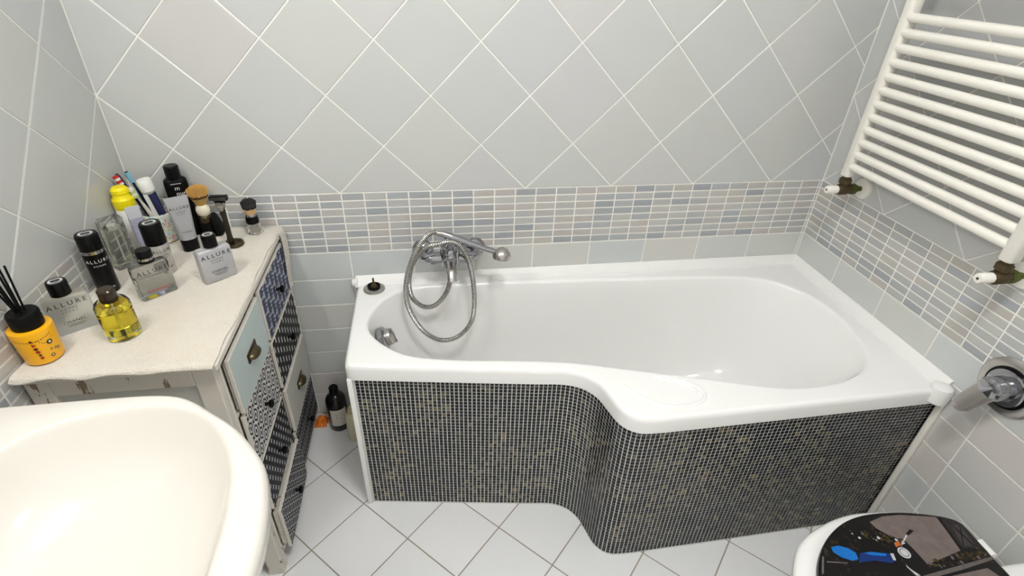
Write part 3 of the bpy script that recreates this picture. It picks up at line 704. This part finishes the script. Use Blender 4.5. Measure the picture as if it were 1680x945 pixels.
# reed diffuser
df = thing('reed_diffuser', 'yellow ceramic reed diffuser with black collar and black reeds', 'diffuser', (.0385, -.584, ZT))
M_DY = simple('yellow_glazed_ceramic', (246, 178, 20), .28, noise=.03, coat=.3)
MB().lathe([(.030, 0), (.0325, .003), (.0365, .072), (.0355, .076), (.024, .078)], 40).build('pot', M_DY, df)
MB().lathe([(.0255, .077), (.0265, .080), (.0265, .108), (.0245, .111), (.010, .111)], 36).build('collar', M_BLKM, df)
for k, (a, tl) in enumerate(((200, .026), (235, .016), (120, .018), (160, .024), (60, .012), (300, .014))):
    b = MB(); aa = math.radians(a); b.tube([(.006 * math.cos(aa), .006 * math.sin(aa), .10), (tl * math.cos(aa), tl * math.sin(aa), .200 + .006 * (k % 3))], .0019, 8); b.build('reed', M_BLKM, df)
b = MB(); RB = .0345
def dab(ang, z, r_, mi, k=8, sq=1.0):
    rr = .0325 + (.004 * z / .072) + .0005; vs2 = []
    for i in range(k):
        a = ang + r_ * sq * math.cos(2 * PI * i / k) / rr; vs2.append((rr * math.sin(a), -rr * math.cos(a), z + r_ * math.sin(2 * PI * i / k)))
    b.add(vs2, [tuple(range(k))], mi)
A0 = math.radians(30)
for i in range(15): dab(A0 - .9 + .12 * i, .064 - .006 * math.sin(PI * i / 14), .0012, 0)
for i in range(9): dab(A0 + .1 + .09 * i, .058 - .010 * math.sin(PI * i / 8), .0009, 0)
for z, r_, mi, k in ((.060, .003, 2, 5), (.050, .0048, 1, 3), (.041, .0042, 2, 4), (.033, .0042, 1, 4), (.025, .0026, 0, 8), (.018, .0034, 1, 5)): dab(A0 - .15 + (.06 - z) * 3, z, r_, mi, k)
for an, z, r_ in ((.62, .047, .0055), (.5, .016, .0036), (.78, .028, .0028), (.95, .025, .0030), (.55, .030, .0022)): dab(A0 + an, z, r_, 0, 10); dab(A0 + an, z, r_ * .5, 3, 8)
# inner dots must sit proud of the outer ones
for i in range(len(b.v)): pass
b.build('painted_ornament', [simple('dark_green_paint', (52, 50, 20), .5), simple('red_paint', (176, 40, 34), .5), simple('maroon_paint', (92, 30, 26), .5), simple('white_paint', (228, 214, 170), .5)], df, smooth=False)
# grey balm tube standing on its black cap
tb = thing('balm_tube', 'silver grey squeeze tube standing on black cap near the toothbrush cup', 'tube', (.168, -.132, ZT), 30)
l = rrect(.042, .034, .014, 5); b = MB(); b.loops([zl(l, 0, .97), zl(l, .002), zl(l, .032), zl(l, .034, .97)]); b.build('cap', M_BLK, tb)
loops = []
for k in range(9):
    u = k / 8; loops.append(zl(rrect(.041 + .017 * u, .032 * (1 - u) + .003, (.015 * (1 - u) + .0014), 5), .034 + .120 * u))
b = MB(); b.loops(loops); b.build('tube_body', M_GREYP, tb)
def tilt(o, ang): o.rotation_euler = (ang, 0, 0)
for s, size, z, m_, sp_, yo in (('ALLURE', .0105, .124, M_INK, 1.4, .0062), ('HOMME', .005, .113, M_INK, 1.5, .0078), ('SPORT', .005, .107, M_INKG, 1.5, .0088), ('CHANEL', .0062, .058, M_INK, 1.1, .0158)):
    o = text(s, size, m_, tb, (0, -yo + .0008 - .0016, z), space=sp_); tilt(o, math.radians(-7.2))
# can with yellow cap
yc_ = thing('yellow_capped_can', 'white can with bright yellow domed cap in the wall corner', 'can', (.031, -.112, ZT))
MB().lathe([(.023, 0), (.025, .003), (.025, .118), (.022, .124)], 32).build('body', M_WHT, yc_)
MB().lathe([(.0245, .120), (.0255, .124), (.0255, .146), (.021, .152), (.0195, .160), (.0215, .163), (.0205, .172), (.015, .178)], 32).build('cap', simple('bright_yellow_plastic', (246, 226, 10), .35, noise=.03), yc_)
# silver toothpaste tube standing on its cap
tp_ = thing('toothpaste_tube', 'silver and lilac toothpaste tube standing between flask and cup', 'toothpaste', (.080, -.178, ZT), 40)
def tpmat():
    t = NT('silver_lilac_print'); v = t.coord(); sp_ = t.n('ShaderNodeSeparateXYZ'); t.l(v, sp_.inputs[0])
    base = t.mix(t.noise(120, v, 3), lin((190, 190, 206)), lin((150, 152, 178))); 
    top = t.mth('GREATER_THAN', sp_.outputs[2], .118); t.col(t.mix(top, base, lin((206, 206, 212)))); t.set(Roughness=.35, Metallic=.2); return t.m
loops = [zl(rrect(.026, .024, .011, 4), .012)]
for k in range(1, 9):
    u = k / 8; loops.append(zl(rrect(.027 + .006 * u, .025 * (1 - u) + .0025, .0115 * (1 - u) + .0011, 4), .012 + .138 * u))
b = MB(); b.loops(loops); b.build('tube_body', tpmat(), tp_)
MB().lathe([(.011, 0), (.012, .002), (.011, .013)], 20).build('cap', M_WHT, tp_)
MB().box(-.0165, .0165, -.0018, .0018, .117, .1182).build('crimp_line', M_INK, tp_, smooth=False)
# toothbrush cup
cu = thing('toothbrush_cup', 'white cup with floral dot pattern holding toothbrushes', 'cup', (.079, -.068, ZT))
def floral():
    t = NT('floral_dot_glaze'); v = t.coord(); vo = t.n('ShaderNodeTexVoronoi'); vo.inputs['Scale'].default_value = 105; t.l(v, vo.inputs['Vector'])
    vo2 = t.n('ShaderNodeTexVoronoi'); vo2.inputs['Scale'].default_value = 190; t.l(v, vo2.inputs['Vector'])
    spx = t.n('ShaderNodeSeparateColor'); t.l(vo.outputs['Color'], spx.inputs[0])
    hue = t.ramp(spx.outputs[0], [(0, lin((228, 170, 178))), (.3, lin((150, 196, 160))), (.5, lin((170, 206, 216))), (.7, lin((224, 210, 120))), (.9, lin((220, 226, 214)))], 'CONSTANT')
    m1 = t.mth('LESS_THAN', vo.outputs['Distance'], .46); c = t.mix(m1, lin((222, 226, 216)), hue)
    m2 = t.mth('LESS_THAN', vo2.outputs['Distance'], .24); c = t.mix(m2, c, lin((52, 62, 70))); t.col(c); t.set(Roughness=.25); return t.m
MB().lathe([(.030, 0), (.0335, .003), (.0385, .086), (.0375, .088), (.0355, .086), (.031, .008), (.004, .006)], 40).build('cup_body', floral(), cu)
def brush(label, base, top, handle_c, br1, br2, rollz):
    base, top = Vector(base), Vector(top); t_ = thing('toothbrush', label, 'toothbrush', base, 0, 'toothbrushes in the cup')
    ax = top - base; L = ax.length; q = Z.rotation_difference(ax.normalized()).to_matrix().to_4x4() @ Matrix.Rotation(math.radians(rollz), 4, 'Z')
    mh = simple('plastic_%d_%d_%d' % handle_c, handle_c, .3, noise=.05)
    b = MB(); b.tube([(0, 0, 0), (0, 0, .02), (0, 0, L * .45), (0, 0, L * .62), (0, 0, L - .045), (0, 0, L - .03)], [.004, .0055, .006, .0045, .003, .0035], 10); b.xf(q); b.build('handle', mh, t_)
    b = MB(); l = rrect(.012, .005, .0024, 3); b.loops([[(p[0] * s, p[1], z) for p in l] for z, s in ((L - .034, .5), (L - .028, .95), (L - .008, 1), (L, .6))]); b.xf(q); hd = b.build('head', mh, t_)
    for k in range(8):
        b = MB(); zz = L - .0295 + .0034 * k; b.box(-.005, .005, .0022, .0125, zz, zz + .0028); b.xf(q); b.build('bristle_tuft', (br1, br2)[(k // 2) % 2], hd, smooth=False)
BW = simple('white_bristle', (236, 234, 230), .7); BRD = simple('red_bristle', (206, 42, 30), .7); BT = simple('teal_bristle', (120, 176, 200), .7); BG = simple('lime_bristle', (196, 214, 140), .7)
brush('dark blue toothbrush with red and white bristles leaning left', (.083, -.068, ZT + .010), (.020, -.078, 1.003), (22, 34, 58), BW, BRD, 150)
brush('dark green toothbrush with teal bristles, middle of the cup', (.081, -.060, ZT + .010), (.038, -.066, 1.004), (16, 46, 60), BT, BT, 215)
brush('pale toothbrush with lime and cream bristles leaning to the front', (.090, -.074, ZT + .010), (.049, -.094, .972), (212, 208, 196), BG, BW, 200)
# capped toothpaste tube in the cup
ct = thing('capped_toothpaste', 'dark blue and white toothpaste tube with white cap in the cup', 'toothpaste', (.096, -.060, ZT + .010))
q = Z.rotation_difference(Vector((-.020, -.012, .17)).normalized()).to_matrix().to_4x4()
loops = [zl(rrect(.024 + .002 * math.sin(u), .003 + .018 * u, min(.0014 + .008 * u, .0105), 4), .135 * u) for u in [k / 8 for k in range(9)]]
b = MB(); b.loops(loops); b.xf(q); b.build('tube_body', simple('navy_tube_print', (44, 46, 84), .35, noise=.2, nscale=60), ct)
b = MB(); b.box(-.013, -.002, -.0135, -.0115, .03, .135); b.xf(q); b.build('white_stripe', M_WHT, ct)
b = MB(); b.lathe([(.012, .134), (.013, .137), (.018, .142), (.0185, .168), (.0165, .173), (.008, .174)], 26); b.xf(q); b.build('cap', M_WHT, ct)
# tall black bottle against the back wall
kb = thing('shower_gel_bottle', 'tall matt black bottle with white lettering against the back wall', 'bottle', (.137, -.036, ZT), 22)
l = rrect(.058, .034, .013, 5); b = MB(); b.loops([zl(l, 0, .96), zl(l, .003), zl(l, .155), zl(l, .166, .96), zl(l, .171, .75)]); b.build('bottle', M_BLKM, kb)
MB().lathe([(.0185, .170), (.0185, .204), (.016, .207)], 28).build('cap', M_BLK, kb)
text('m', .017, M_INKW, kb, (.000, -.0178, .146)); text('our', .017, M_INKW, kb, (.006, -.0178, .131)); marks(kb, -.0178, .158, .026, .0018, M_INKW)
# shaving brush on a stand
def tuft(parent, z0, z1, r0, r1, n_, mats, name='bristles', seed=1):
    rr = random.Random(seed); b = MB()
    for i in range(n_):
        a = rr.uniform(0, 2 * PI); s = rr.random() ** .5; e = math.sqrt(max(0, 1 - (s * .85) ** 2))
        p0 = Vector((r0 * s * math.cos(a), r0 * s * math.sin(a), z0)); hz = z0 + (z1 - z0) * (.5 + .5 * e) + rr.uniform(-.0015, .0015)
        p2 = Vector((r1 * s * math.cos(a + .1), r1 * s * math.sin(a + .1), hz)); p1 = p0.lerp(p2, .5); p1 = Vector((p1.x * 1.05, p1.y * 1.05, p1.z)); ptb = p1.lerp(p2, .3)
        o = len(b.v); 
        for sec, (A_, B_, ra, rb_) in enumerate(((p0, p1, .0013, .0013), (p1, ptb, .0013, .0013), (ptb, p2, .0013, .0005))):
            ln = []
            for pp, rad_ in ((A_, ra), (B_, rb_)): ln.append([(pp.x + rad_ * math.cos(g), pp.y + rad_ * math.sin(g), pp.z) for g in (0, 2.1, 4.2)])
            b.loops(ln, False, sec == 2, sec)
    return b.build(name, mats, parent, smooth=False)
sb = thing('shaving_brush', 'shaving brush with blond bristles and white ball handle behind the tube', 'shaving brush', (.190, -.046, ZT))
MB().lathe([(.026, 0), (.026, .006), (.017, .014), (.014, .040)], 30).build('stand', M_BLK, sb)
MB().lathe([(.013, .040), (.016, .044), (.0165, .058), (.013, .062)], 28).build('holder', M_BRONZE, sb)
MB().lathe([(.011, .061), (.017, .068), (.0185, .077), (.017, .087), (.012, .094)], 30).build('handle', simple('ivory_resin', (240, 232, 208), .25), sb)
tuft(sb, .093, .152, .0105, .029, 420, [simple('tan_bristle', (196, 160, 92), .8, noise=.2), simple('brown_bristle', (88, 56, 26), .8, noise=.3), simple('blond_bristle', (224, 178, 100), .8, noise=.2)])
b = MB(); l = rrect(.016, .050, .006, 4); b.loops([zl(l, 0), zl(l, .055, .8), zl(l, .060, .6)]); o = b.build('stand_back', M_BLKM, sb); o.location = (.030, .012, 0); o.rotation_euler = (0, math.radians(-16), 0)
# razor on its stand
rz_ = thing('razor', 'black cartridge razor standing upright in a bronze ring stand', 'razor', (.275, -.117, ZT))
b = MB(); b.lathe([(.026, 0), (.027, .003), (.025, .008), (.018, .009), (.015, .005), (.006, .004)], 36); b.build('stand', M_BRONZE, rz_)
b = MB(); b.tube(catmull([(-.006, -.002, .006), (-.006, -.001, .04), (-.006, 0, .08), (-.006, -.002, .112)], 6), [.0085] * 4 + [.0072] * 5 + [.0068] * 5 + [.0078] * 5, 14); b.build('handle', simple('gunmetal', (62, 56, 46), .28, .8, noise=.2), rz_)
b = MB(); b.tube([(-.006, -.004, .122), (-.006, -.014, .122)], [.0135, .011], 20); b.tube([(-.006, -.010, .108), (-.006, -.008, .120)], [.006, .010], 12); b.build('pivot_button', M_STEEL, rz_)
b = MB(); l = rrect(.024, .012, .004, 3); b.loops([zl(l, .118, .8), zl(l, .126), zl([(p[0] * 1.5, p[1]) for p in l], .140)]); o = b.build('neck', M_BLK, rz_); o.location = (-.006, 0, 0)
b = MB(); b.box(-.029, .017, -.012, .004, .137, .148); hd = b.build('cartridge', M_BLK, rz_, bevel=.002)
for k in range(4): MB().box(-.026, .014, -.0128, -.0118, .1385 + .0024 * k, .1395 + .0024 * k).build('blade', M_CHR, hd, smooth=False)
MB().box(-.028, .016, -.011, .003, .148, .1495).build('lubricating_strip', M_BLKM, hd, smooth=False)
# make-up brush with clear foot
kb2 = thing('powder_brush', 'short powder brush with black tipped bristles and clear base', 'make-up brush', (.315, -.046, ZT))
l = rrect(.032, .032, .006, 4); b = MB(); b.loops([zl(l, 0, .95), zl(l, .002), zl(l, .030), zl(l, .033, .9)]); b.build('clear_base', M_GLS, kb2)
MB().lathe([(.013, .031), (.0175, .034), (.0185, .043), (.0165, .053), (.0135, .055)], 30).build('collar', M_BLK, kb2)
MB().lathe([(.0138, .054), (.0145, .056), (.0145, .061), (.0135, .062)], 30).build('ferrule', M_CHR, kb2)
tuft(kb2, .060, .108, .0125, .0215, 420, [simple('tan_soft_bristle', (214, 180, 134), .8, noise=.15), simple('black_tip', (20, 19, 18), .7), simple('grey_black_tip', (58, 56, 54), .7, noise=.5)], seed=4)

# ------------------------------------------------------------------ bottles on the floor between chest and tub
fb = thing('floor_bottle', 'dark brown round bottle with white label on the floor by the tub', 'bottle', (.452, -.068, 0), 15)
M_DB = simple('dark_brown_bottle_glass', (20, 17, 16), .2, noise=.1)
MB().lathe([(.034, 0.0005), (.036, .004), (.036, .135), (.030, .150), (.016, .160), (.014, .166)], 36).build('bottle', M_DB, fb)
MB().lathe([(.0165, .164), (.0165, .190), (.014, .193)], 26).build('cap', M_BLK, fb)
b = MB(); rr = .0365; vs_ = []
for i in range(13):
    a = math.radians(-48 + 8 * i); vs_ += [(rr * math.sin(a), -rr * math.cos(a), .030), (rr * math.sin(a), -rr * math.cos(a), .108)]
b.add(vs_, [(2 * i, 2 * i + 2, 2 * i + 3, 2 * i + 1) for i in range(12)]); lb = b.build('label', simple('paper_label', (214, 208, 196), .7, noise=.04), fb)
b = MB()
for (x, z, w, h) in ((.0, .085, .010, .004), (.004, .076, .013, .003), (-.002, .066, .008, .004), (.006, .057, .012, .003), (.0, .045, .015, .0015), (.0, .040, .012, .0015)):
    vs2 = []
    for xx, zz in ((x - w, z), (x + w, z), (x + w, z + h), (x - w, z + h)): a = xx / rr; vs2.append(((rr + .0005) * math.sin(a), -(rr + .0005) * math.cos(a), zz))
    b.add(vs2, [(0, 1, 2, 3)])
b.build('label_print', simple('brown_label_ink', (58, 44, 36), .7), lb, smooth=False)
cb = thing('lotion_bottle', 'slim cream plastic bottle on the floor against the tub end', 'bottle', (.512, -.138, 0))
MB().lathe([(.020, .0005), (.0215, .003), (.0215, .105), (.017, .122), (.010, .128)], 30).build('bottle', simple('cream_plastic', (222, 214, 182), .4, noise=.03), cb)
MB().lathe([(.0115, .127), (.0115, .142), (.006, .148), (.006, .156)], 22).build('cap', simple('beige_plastic', (198, 184, 146), .4), cb)
pk = thing('crumpled_packet', 'crumpled orange and white packet on the floor behind the chest', 'packet', (.382, -.045, 0))
rv = random.Random(5); nn_ = 9; vs_, fs = [], []
for j in range(nn_):
    for i in range(nn_):
        vs_.append((-.022 + .044 * i / 8 + rv.uniform(-.002, .002), -.03 + .06 * j / 8 + rv.uniform(-.002, .002), .004 + (.020 * math.sin(PI * i / 8) * math.sin(PI * j / 8)) + rv.uniform(0, .008)))
for j in range(nn_ - 1):
    for i in range(nn_ - 1): a = j * nn_ + i; fs.append((a, a + 1, a + nn_ + 1, a + nn_))
b = MB(); b.add(vs_, fs); b.v += [(v[0], v[1], .0005) for v in vs_]; n0 = nn_ * nn_; b.f += [tuple(n0 + k for k in reversed(f_)) for f_ in fs]; b.mi = [1 if (k // 8) > 4 else 0 for k in range(len(fs))] + [0] * len(fs)
per = [i for i in range(nn_)] + [j * nn_ + nn_ - 1 for j in range(1, nn_)] + [(nn_ - 1) * nn_ + i for i in range(nn_ - 2, -1, -1)] + [j * nn_ for j in range(nn_ - 2, 0, -1)]
for k in range(len(per)): a, c_ = per[k], per[(k + 1) % len(per)]; b.f.append((c_, a, n0 + a, n0 + c_)); b.mi.append(0)
b.build('film', [simple('orange_film', (226, 120, 30), .4, noise=.2), M_WHT], pk, smooth=False)

# ------------------------------------------------------------------ washbasin
ZS = .85; ym = -1.107
def mir(h): return h + [(x, 2 * ym - y) for x, y in reversed(h)]
so = catmull(mir([(.004, -.792), (.012, -.778), (.09, -.775), (.23, -.773), (.33, -.775), (.385, -.789), (.435, -.826), (.486, -.868), (.528, -.918), (.555, -.962), (.572, -1.02), (.580, -1.08)]), 6, True)
si = catmull(mir([(.105, -1.03), (.118, -.950), (.150, -.882), (.205, -.838), (.28, -.818), (.36, -.815), (.425, -.845), (.470, -.895), (.500, -.955), (.515, -1.02), (.520, -1.08)]), 6, True)
so = resample(so, 140, True); si = resample(si, 140, True)
if area2(so) < 0: so.reverse()
if area2(si) < 0: si.reverse()
ctr = Vector((.31, ym))
def byang(l): return sorted(l, key=lambda p: math.atan2(p[1] - ctr.y, p[0] - ctr.x))
so = byang(so); si0 = byang(si)
def at_ang(l, a):       # radial intersection of loop with angle
    best = None
    for i in range(len(l)):
        p, q_ = l[i - 1], l[i]; a0_ = math.atan2(p[1] - ctr.y, p[0] - ctr.x); a1_ = math.atan2(q_[1] - ctr.y, q_[0] - ctr.x)
        dlt = (a1_ - a0_ + PI) % (2 * PI) - PI; u = ((a - a0_ + PI) % (2 * PI) - PI)
        if dlt > 1e-9 and -1e-9 <= u <= dlt + 1e-9: return p.lerp(q_, u / dlt)
    return min(l, key=lambda p: abs((math.atan2(p[1] - ctr.y, p[0] - ctr.x) - a + PI) % (2 * PI) - PI))
si = [at_ang(si0, math.atan2(p[1] - ctr.y, p[0] - ctr.x)) for p in so]
for _ in range(4): si = [(si[i - 1] + si[i] * 2 + si[(i + 1) % len(si)]) / 4 for i in range(len(si))]
sink = thing('washbasin', 'cream white ceramic washbasin on pedestal in front of the chest', 'washbasin', (.29, ym, 0))
sof = Vector(sink.location)
def S3(l, z): return [(p[0] - sof.x, p[1] - sof.y, z) for p in l]
def shrink(l, s, c_=ctr): return [c_.lerp(p, s) for p in l]
def clampx(l): return [Vector((max(p[0], .003), p[1])) for p in l]
und = [(.42, .62), (.62, .66), (.80, .715), (.92, .76), (.975, .80), (1.0, .822)]
loops = [S3(clampx(shrink(so, s, Vector((.22, ym)))), z) for s, z in und]
loops += [S3(so, .834), S3(clampx(offset2(so, .002)), .842), S3(clampx(offset2(so, .007)), .8475), S3(clampx(offset2(so, .012)), ZS)]
for s, z in ((-.010, ZS), (-.007, .8492), (-.003, .8455), (.0, .840)): loops.append(S3(offset2(si, s), z))
dr = Vector((.27, ym))
for s, z in ((.03, .825), (.08, .80), (.15, .775), (.26, .752), (.42, .735), (.62, .724), (.82, .718), (.93, .715)): loops.append(S3([p.lerp(dr, s) for p in si], z))
b = MB(); b.loops(loops, True, True); b.build('basin', M_SINK, sink, sharp=60)
b = MB(); b.lathe([(.022, .716), (.024, .7185), (.016, .7195), (.004, .7195)], 28); o = b.build('drain', M_CHR, sink); o.location = (.27 - sof.x, 0, 0)
l = rrect(.20, .18, .08, 6); b = MB(); b.loops([zl(l, .001, 1.0), zl(l, .03, .92), zl(l, .3, .8), zl(l, .64, .95)]); o = b.build('pedestal', M_SINK, sink); o.location = (.20 - sof.x, 0, 0)

# ------------------------------------------------------------------ toilet with printed lid
yt = -1.118
def mirt(h): return h + [(x, 2 * yt - y) for x, y in reversed(h)]
lid = resample(catmull(mirt([(2.006, -1.06), (2.009, -1.005), (2.006, -.982), (1.985, -.966), (1.94, -.951), (1.876, -.938), (1.80, -.934), (1.735, -.945), (1.672, -.974), (1.625, -1.012), (1.594, -1.054), (1.582, -1.095)]), 6, True), 110, True)
seat = resample(catmull(mirt([(2.03, -1.06), (2.033, -1.0), (2.025, -.962), (1.98, -.940), (1.92, -.922), (1.817, -.911), (1.745, -.917), (1.672, -.938), (1.622, -.962), (1.587, -.995), (1.556, -1.04), (1.544, -1.09)]), 6, True), 110, True)
if area2(lid) < 0: lid.reverse()
if area2(seat) < 0: seat.reverse()
wc = thing('toilet', 'white toilet with dark printed motorbike lid near the right wall', 'toilet', (1.86, yt, 0)); wo = Vector(wc.location)
def T3(l, z): return [(p[0] - wo.x, p[1] - wo.y, z) for p in l]
tc = Vector((1.82, yt)); fc = Vector((1.92, yt))
b = MB(); b.loops([T3(shrink(seat, .62, fc), .001), T3(shrink(seat, .60, fc), .06), T3(shrink(seat, .66, fc), .18), T3(shrink(seat, .86, fc), .30), T3(shrink(seat, .97, tc), .36), T3(shrink(seat, .99, tc), .385), T3(shrink(seat, .95, tc), .398)])
b.build('bowl', M_CER, wc, sharp=60)
b = MB(); b.loops([T3(offset2(seat, .004), .399), T3(seat, .404), T3(seat, .414), T3(offset2(seat, .005), .420), T3(offset2(seat, .014), .424), T3(offset2(seat, .03), .425)]); b.build('seat', M_CER, wc, sharp=60)
b = MB(); b.loops([T3(offset2(lid, .004), .4265), T3(lid, .430), T3(lid, .444), T3(offset2(lid, .003), .4485), T3(offset2(lid, .008), .450)])
t = NT('dark_lid_print'); v = t.coord(); n1 = t.noise(22, v, 6, .7); n2 = t.noise(90, v, 4, .7)
t.col(t.mix(t.mth('GREATER_THAN', t.mth('MULTIPLY', n1, n2), .33), lin((14, 13, 14)), lin((58, 44, 30)))); t.set(Roughness=.3, Specular_IOR_Level=.25)
lo = b.build('lid', t.m, wc, sharp=40)
pr_m = {}
def pmat(name, c1, c2, sc=40):
    t = NT(name); t.col(t.mix(t.noise(sc, None, 5, .65), lin(c1), lin(c2))); t.set(Roughness=.3, Specular_IOR_Level=.25); return t.m
b = MB(); mats_ = [pmat('print_road', (128, 116, 112), (92, 80, 76)), pmat('print_door', (48, 44, 44), (30, 26, 26)), pmat('print_blue', (24, 120, 200), (16, 92, 168)), pmat('print_deep_blue', (20, 52, 120), (14, 36, 90)), pmat('print_chrome', (206, 206, 206), (160, 160, 164)), pmat('print_orange', (214, 120, 50), (150, 70, 30)), pmat('print_grey', (120, 112, 110), (64, 56, 50), 90), pmat('print_black', (10, 10, 11), (20, 18, 18)), pmat('print_foliage', (92, 76, 40), (24, 20, 14), 160), pmat('print_panel', (70, 64, 66), (56, 50, 50))]
def pp(pts, mi, lift=1): b.add([(x - wo.x, y - wo.y, .4502 + .00025 * lift) for x, y in pts], [tuple(range(len(pts)))], mi)
def pc(c_, rad_, mi, lift, k=18, sx=1.0): pp([(c_[0] + rad_ * sx * math.cos(2 * PI * i / k), c_[1] + rad_ * math.sin(2 * PI * i / k)) for i in range(k)], mi, lift)
pp([(1.79, -.955), (1.83, -.946), (1.875, -.948), (1.957, -.964), (1.952, -1.0), (1.943, -1.045), (1.901, -1.053), (1.843, -1.063), (1.841, -1.035), (1.837, -1.009), (1.81, -.992), (1.794, -.972)], 0)
pp([(1.966, -.966), (1.993, -.977), (2.0, -.987), (2.002, -1.06), (1.998, -1.047), (1.952, -1.041), (1.957, -1.001)], 1)
pp([(1.975, -.986), (1.997, -.990), (1.985, -1.041), (1.957, -1.037)], 9, 2)
pp([(1.975, -.986), (1.979, -.986), (1.985, -1.041), (1.981, -1.040)], 7, 3); pp([(1.994, -.990), (1.997, -.990), (1.960, -1.037), (1.957, -1.037)], 7, 3)
pp([(1.659, -.999), (1.677, -.998), (1.695, -1.006), (1.705, -1.018), (1.701, -1.032), (1.686, -1.034), (1.667, -1.024), (1.656, -1.01)], 2, 2)
pp([(1.715, -1.02), (1.738, -1.02), (1.778, -1.03), (1.781, -1.046), (1.767, -1.05), (1.735, -1.04), (1.709, -1.039), (1.695, -1.04)], 3, 2)
pp([(1.722, -1.022), (1.740, -1.021), (1.772, -1.030), (1.765, -1.034), (1.735, -1.028)], 2, 3)
pp([(1.779, -1.03), (1.787, -1.031), (1.781, -1.046), (1.775, -1.045)], 4, 4)
pc((1.812, -1.033), .013, 4, 4); pc((1.812, -1.033), .0095, 6, 5); pc((1.812, -1.033), .008, 4, 6)
pp([(1.806, -1.011), (1.821, -1.006), (1.819, -1.016), (1.804, -1.019)], 5, 4); pp([(1.828, -1.007), (1.832, -1.014), (1.82, -1.016)], 4, 5)
pp([(1.850, -.994), (1.869, -.984), (1.876, -.989), (1.853, -.998)], 7, 3); pp([(1.830, -1.008), (1.850, -.995), (1.852, -.997), (1.832, -1.010)], 4, 3)
pp([(1.811, -1.084), (1.907, -1.075), (1.998, -1.067), (2.0, -1.073), (1.908, -1.084), (1.846, -1.089)], 6, 2)
pp([(1.852, -1.094), (1.923, -1.090), (1.967, -1.088), (1.99, -1.13), (1.95, -1.17), (1.86, -1.15)], 0, 2)
pp([(1.795, -1.057), (1.797, -1.066), (1.808, -1.083), (1.799, -1.082), (1.793, -1.063)], 4, 3)
pp([(1.628, -1.027), (1.672, -1.036), (1.67, -1.038), (1.627, -1.03)], 6, 3); pp([(1.60, -1.050), (1.626, -1.015), (1.629, -1.017), (1.604, -1.052)], 6, 2)
rv = random.Random(11)
for k in range(46):
    u = rv.random(); p = (1.735 + .095 * u + rv.uniform(-.014, .014), -.975 - .036 * u + rv.uniform(-.012, .012)); pc(p, rv.uniform(.0016, .0042), rv.choice((8, 8, 6, 4, 7)), 2 + rv.random(), 5)
for k in range(50):
    u = rv.random(); p = (1.845 + .150 * u + rv.uniform(-.006, .006), -1.066 + .012 * u + rv.uniform(-.010, .010)); pc(p, rv.uniform(.002, .0045), rv.choice((8, 8, 7, 6)), 2 + rv.random(), 5)
b.build('printed_picture', mats_, lo, smooth=False)
for s in (-1, 1):
    b = MB(); b.tube([(2.018 - wo.x, s * .075 - .018, .436), (2.018 - wo.x, s * .075 + .018, .436)], .010, 16); b.build('hinge', M_WHT, wc)
MB().box(2.0 - wo.x, W - .002 - wo.x, -.055, .055, .30, .405).build('back_ledge', M_CER, wc, bevel=.015, seg=3)
MB().box(1.96 - wo.x, W - .002 - wo.x, -.09, .09, .001, .31).build('foot_column', M_CER, wc, bevel=.02, seg=3)
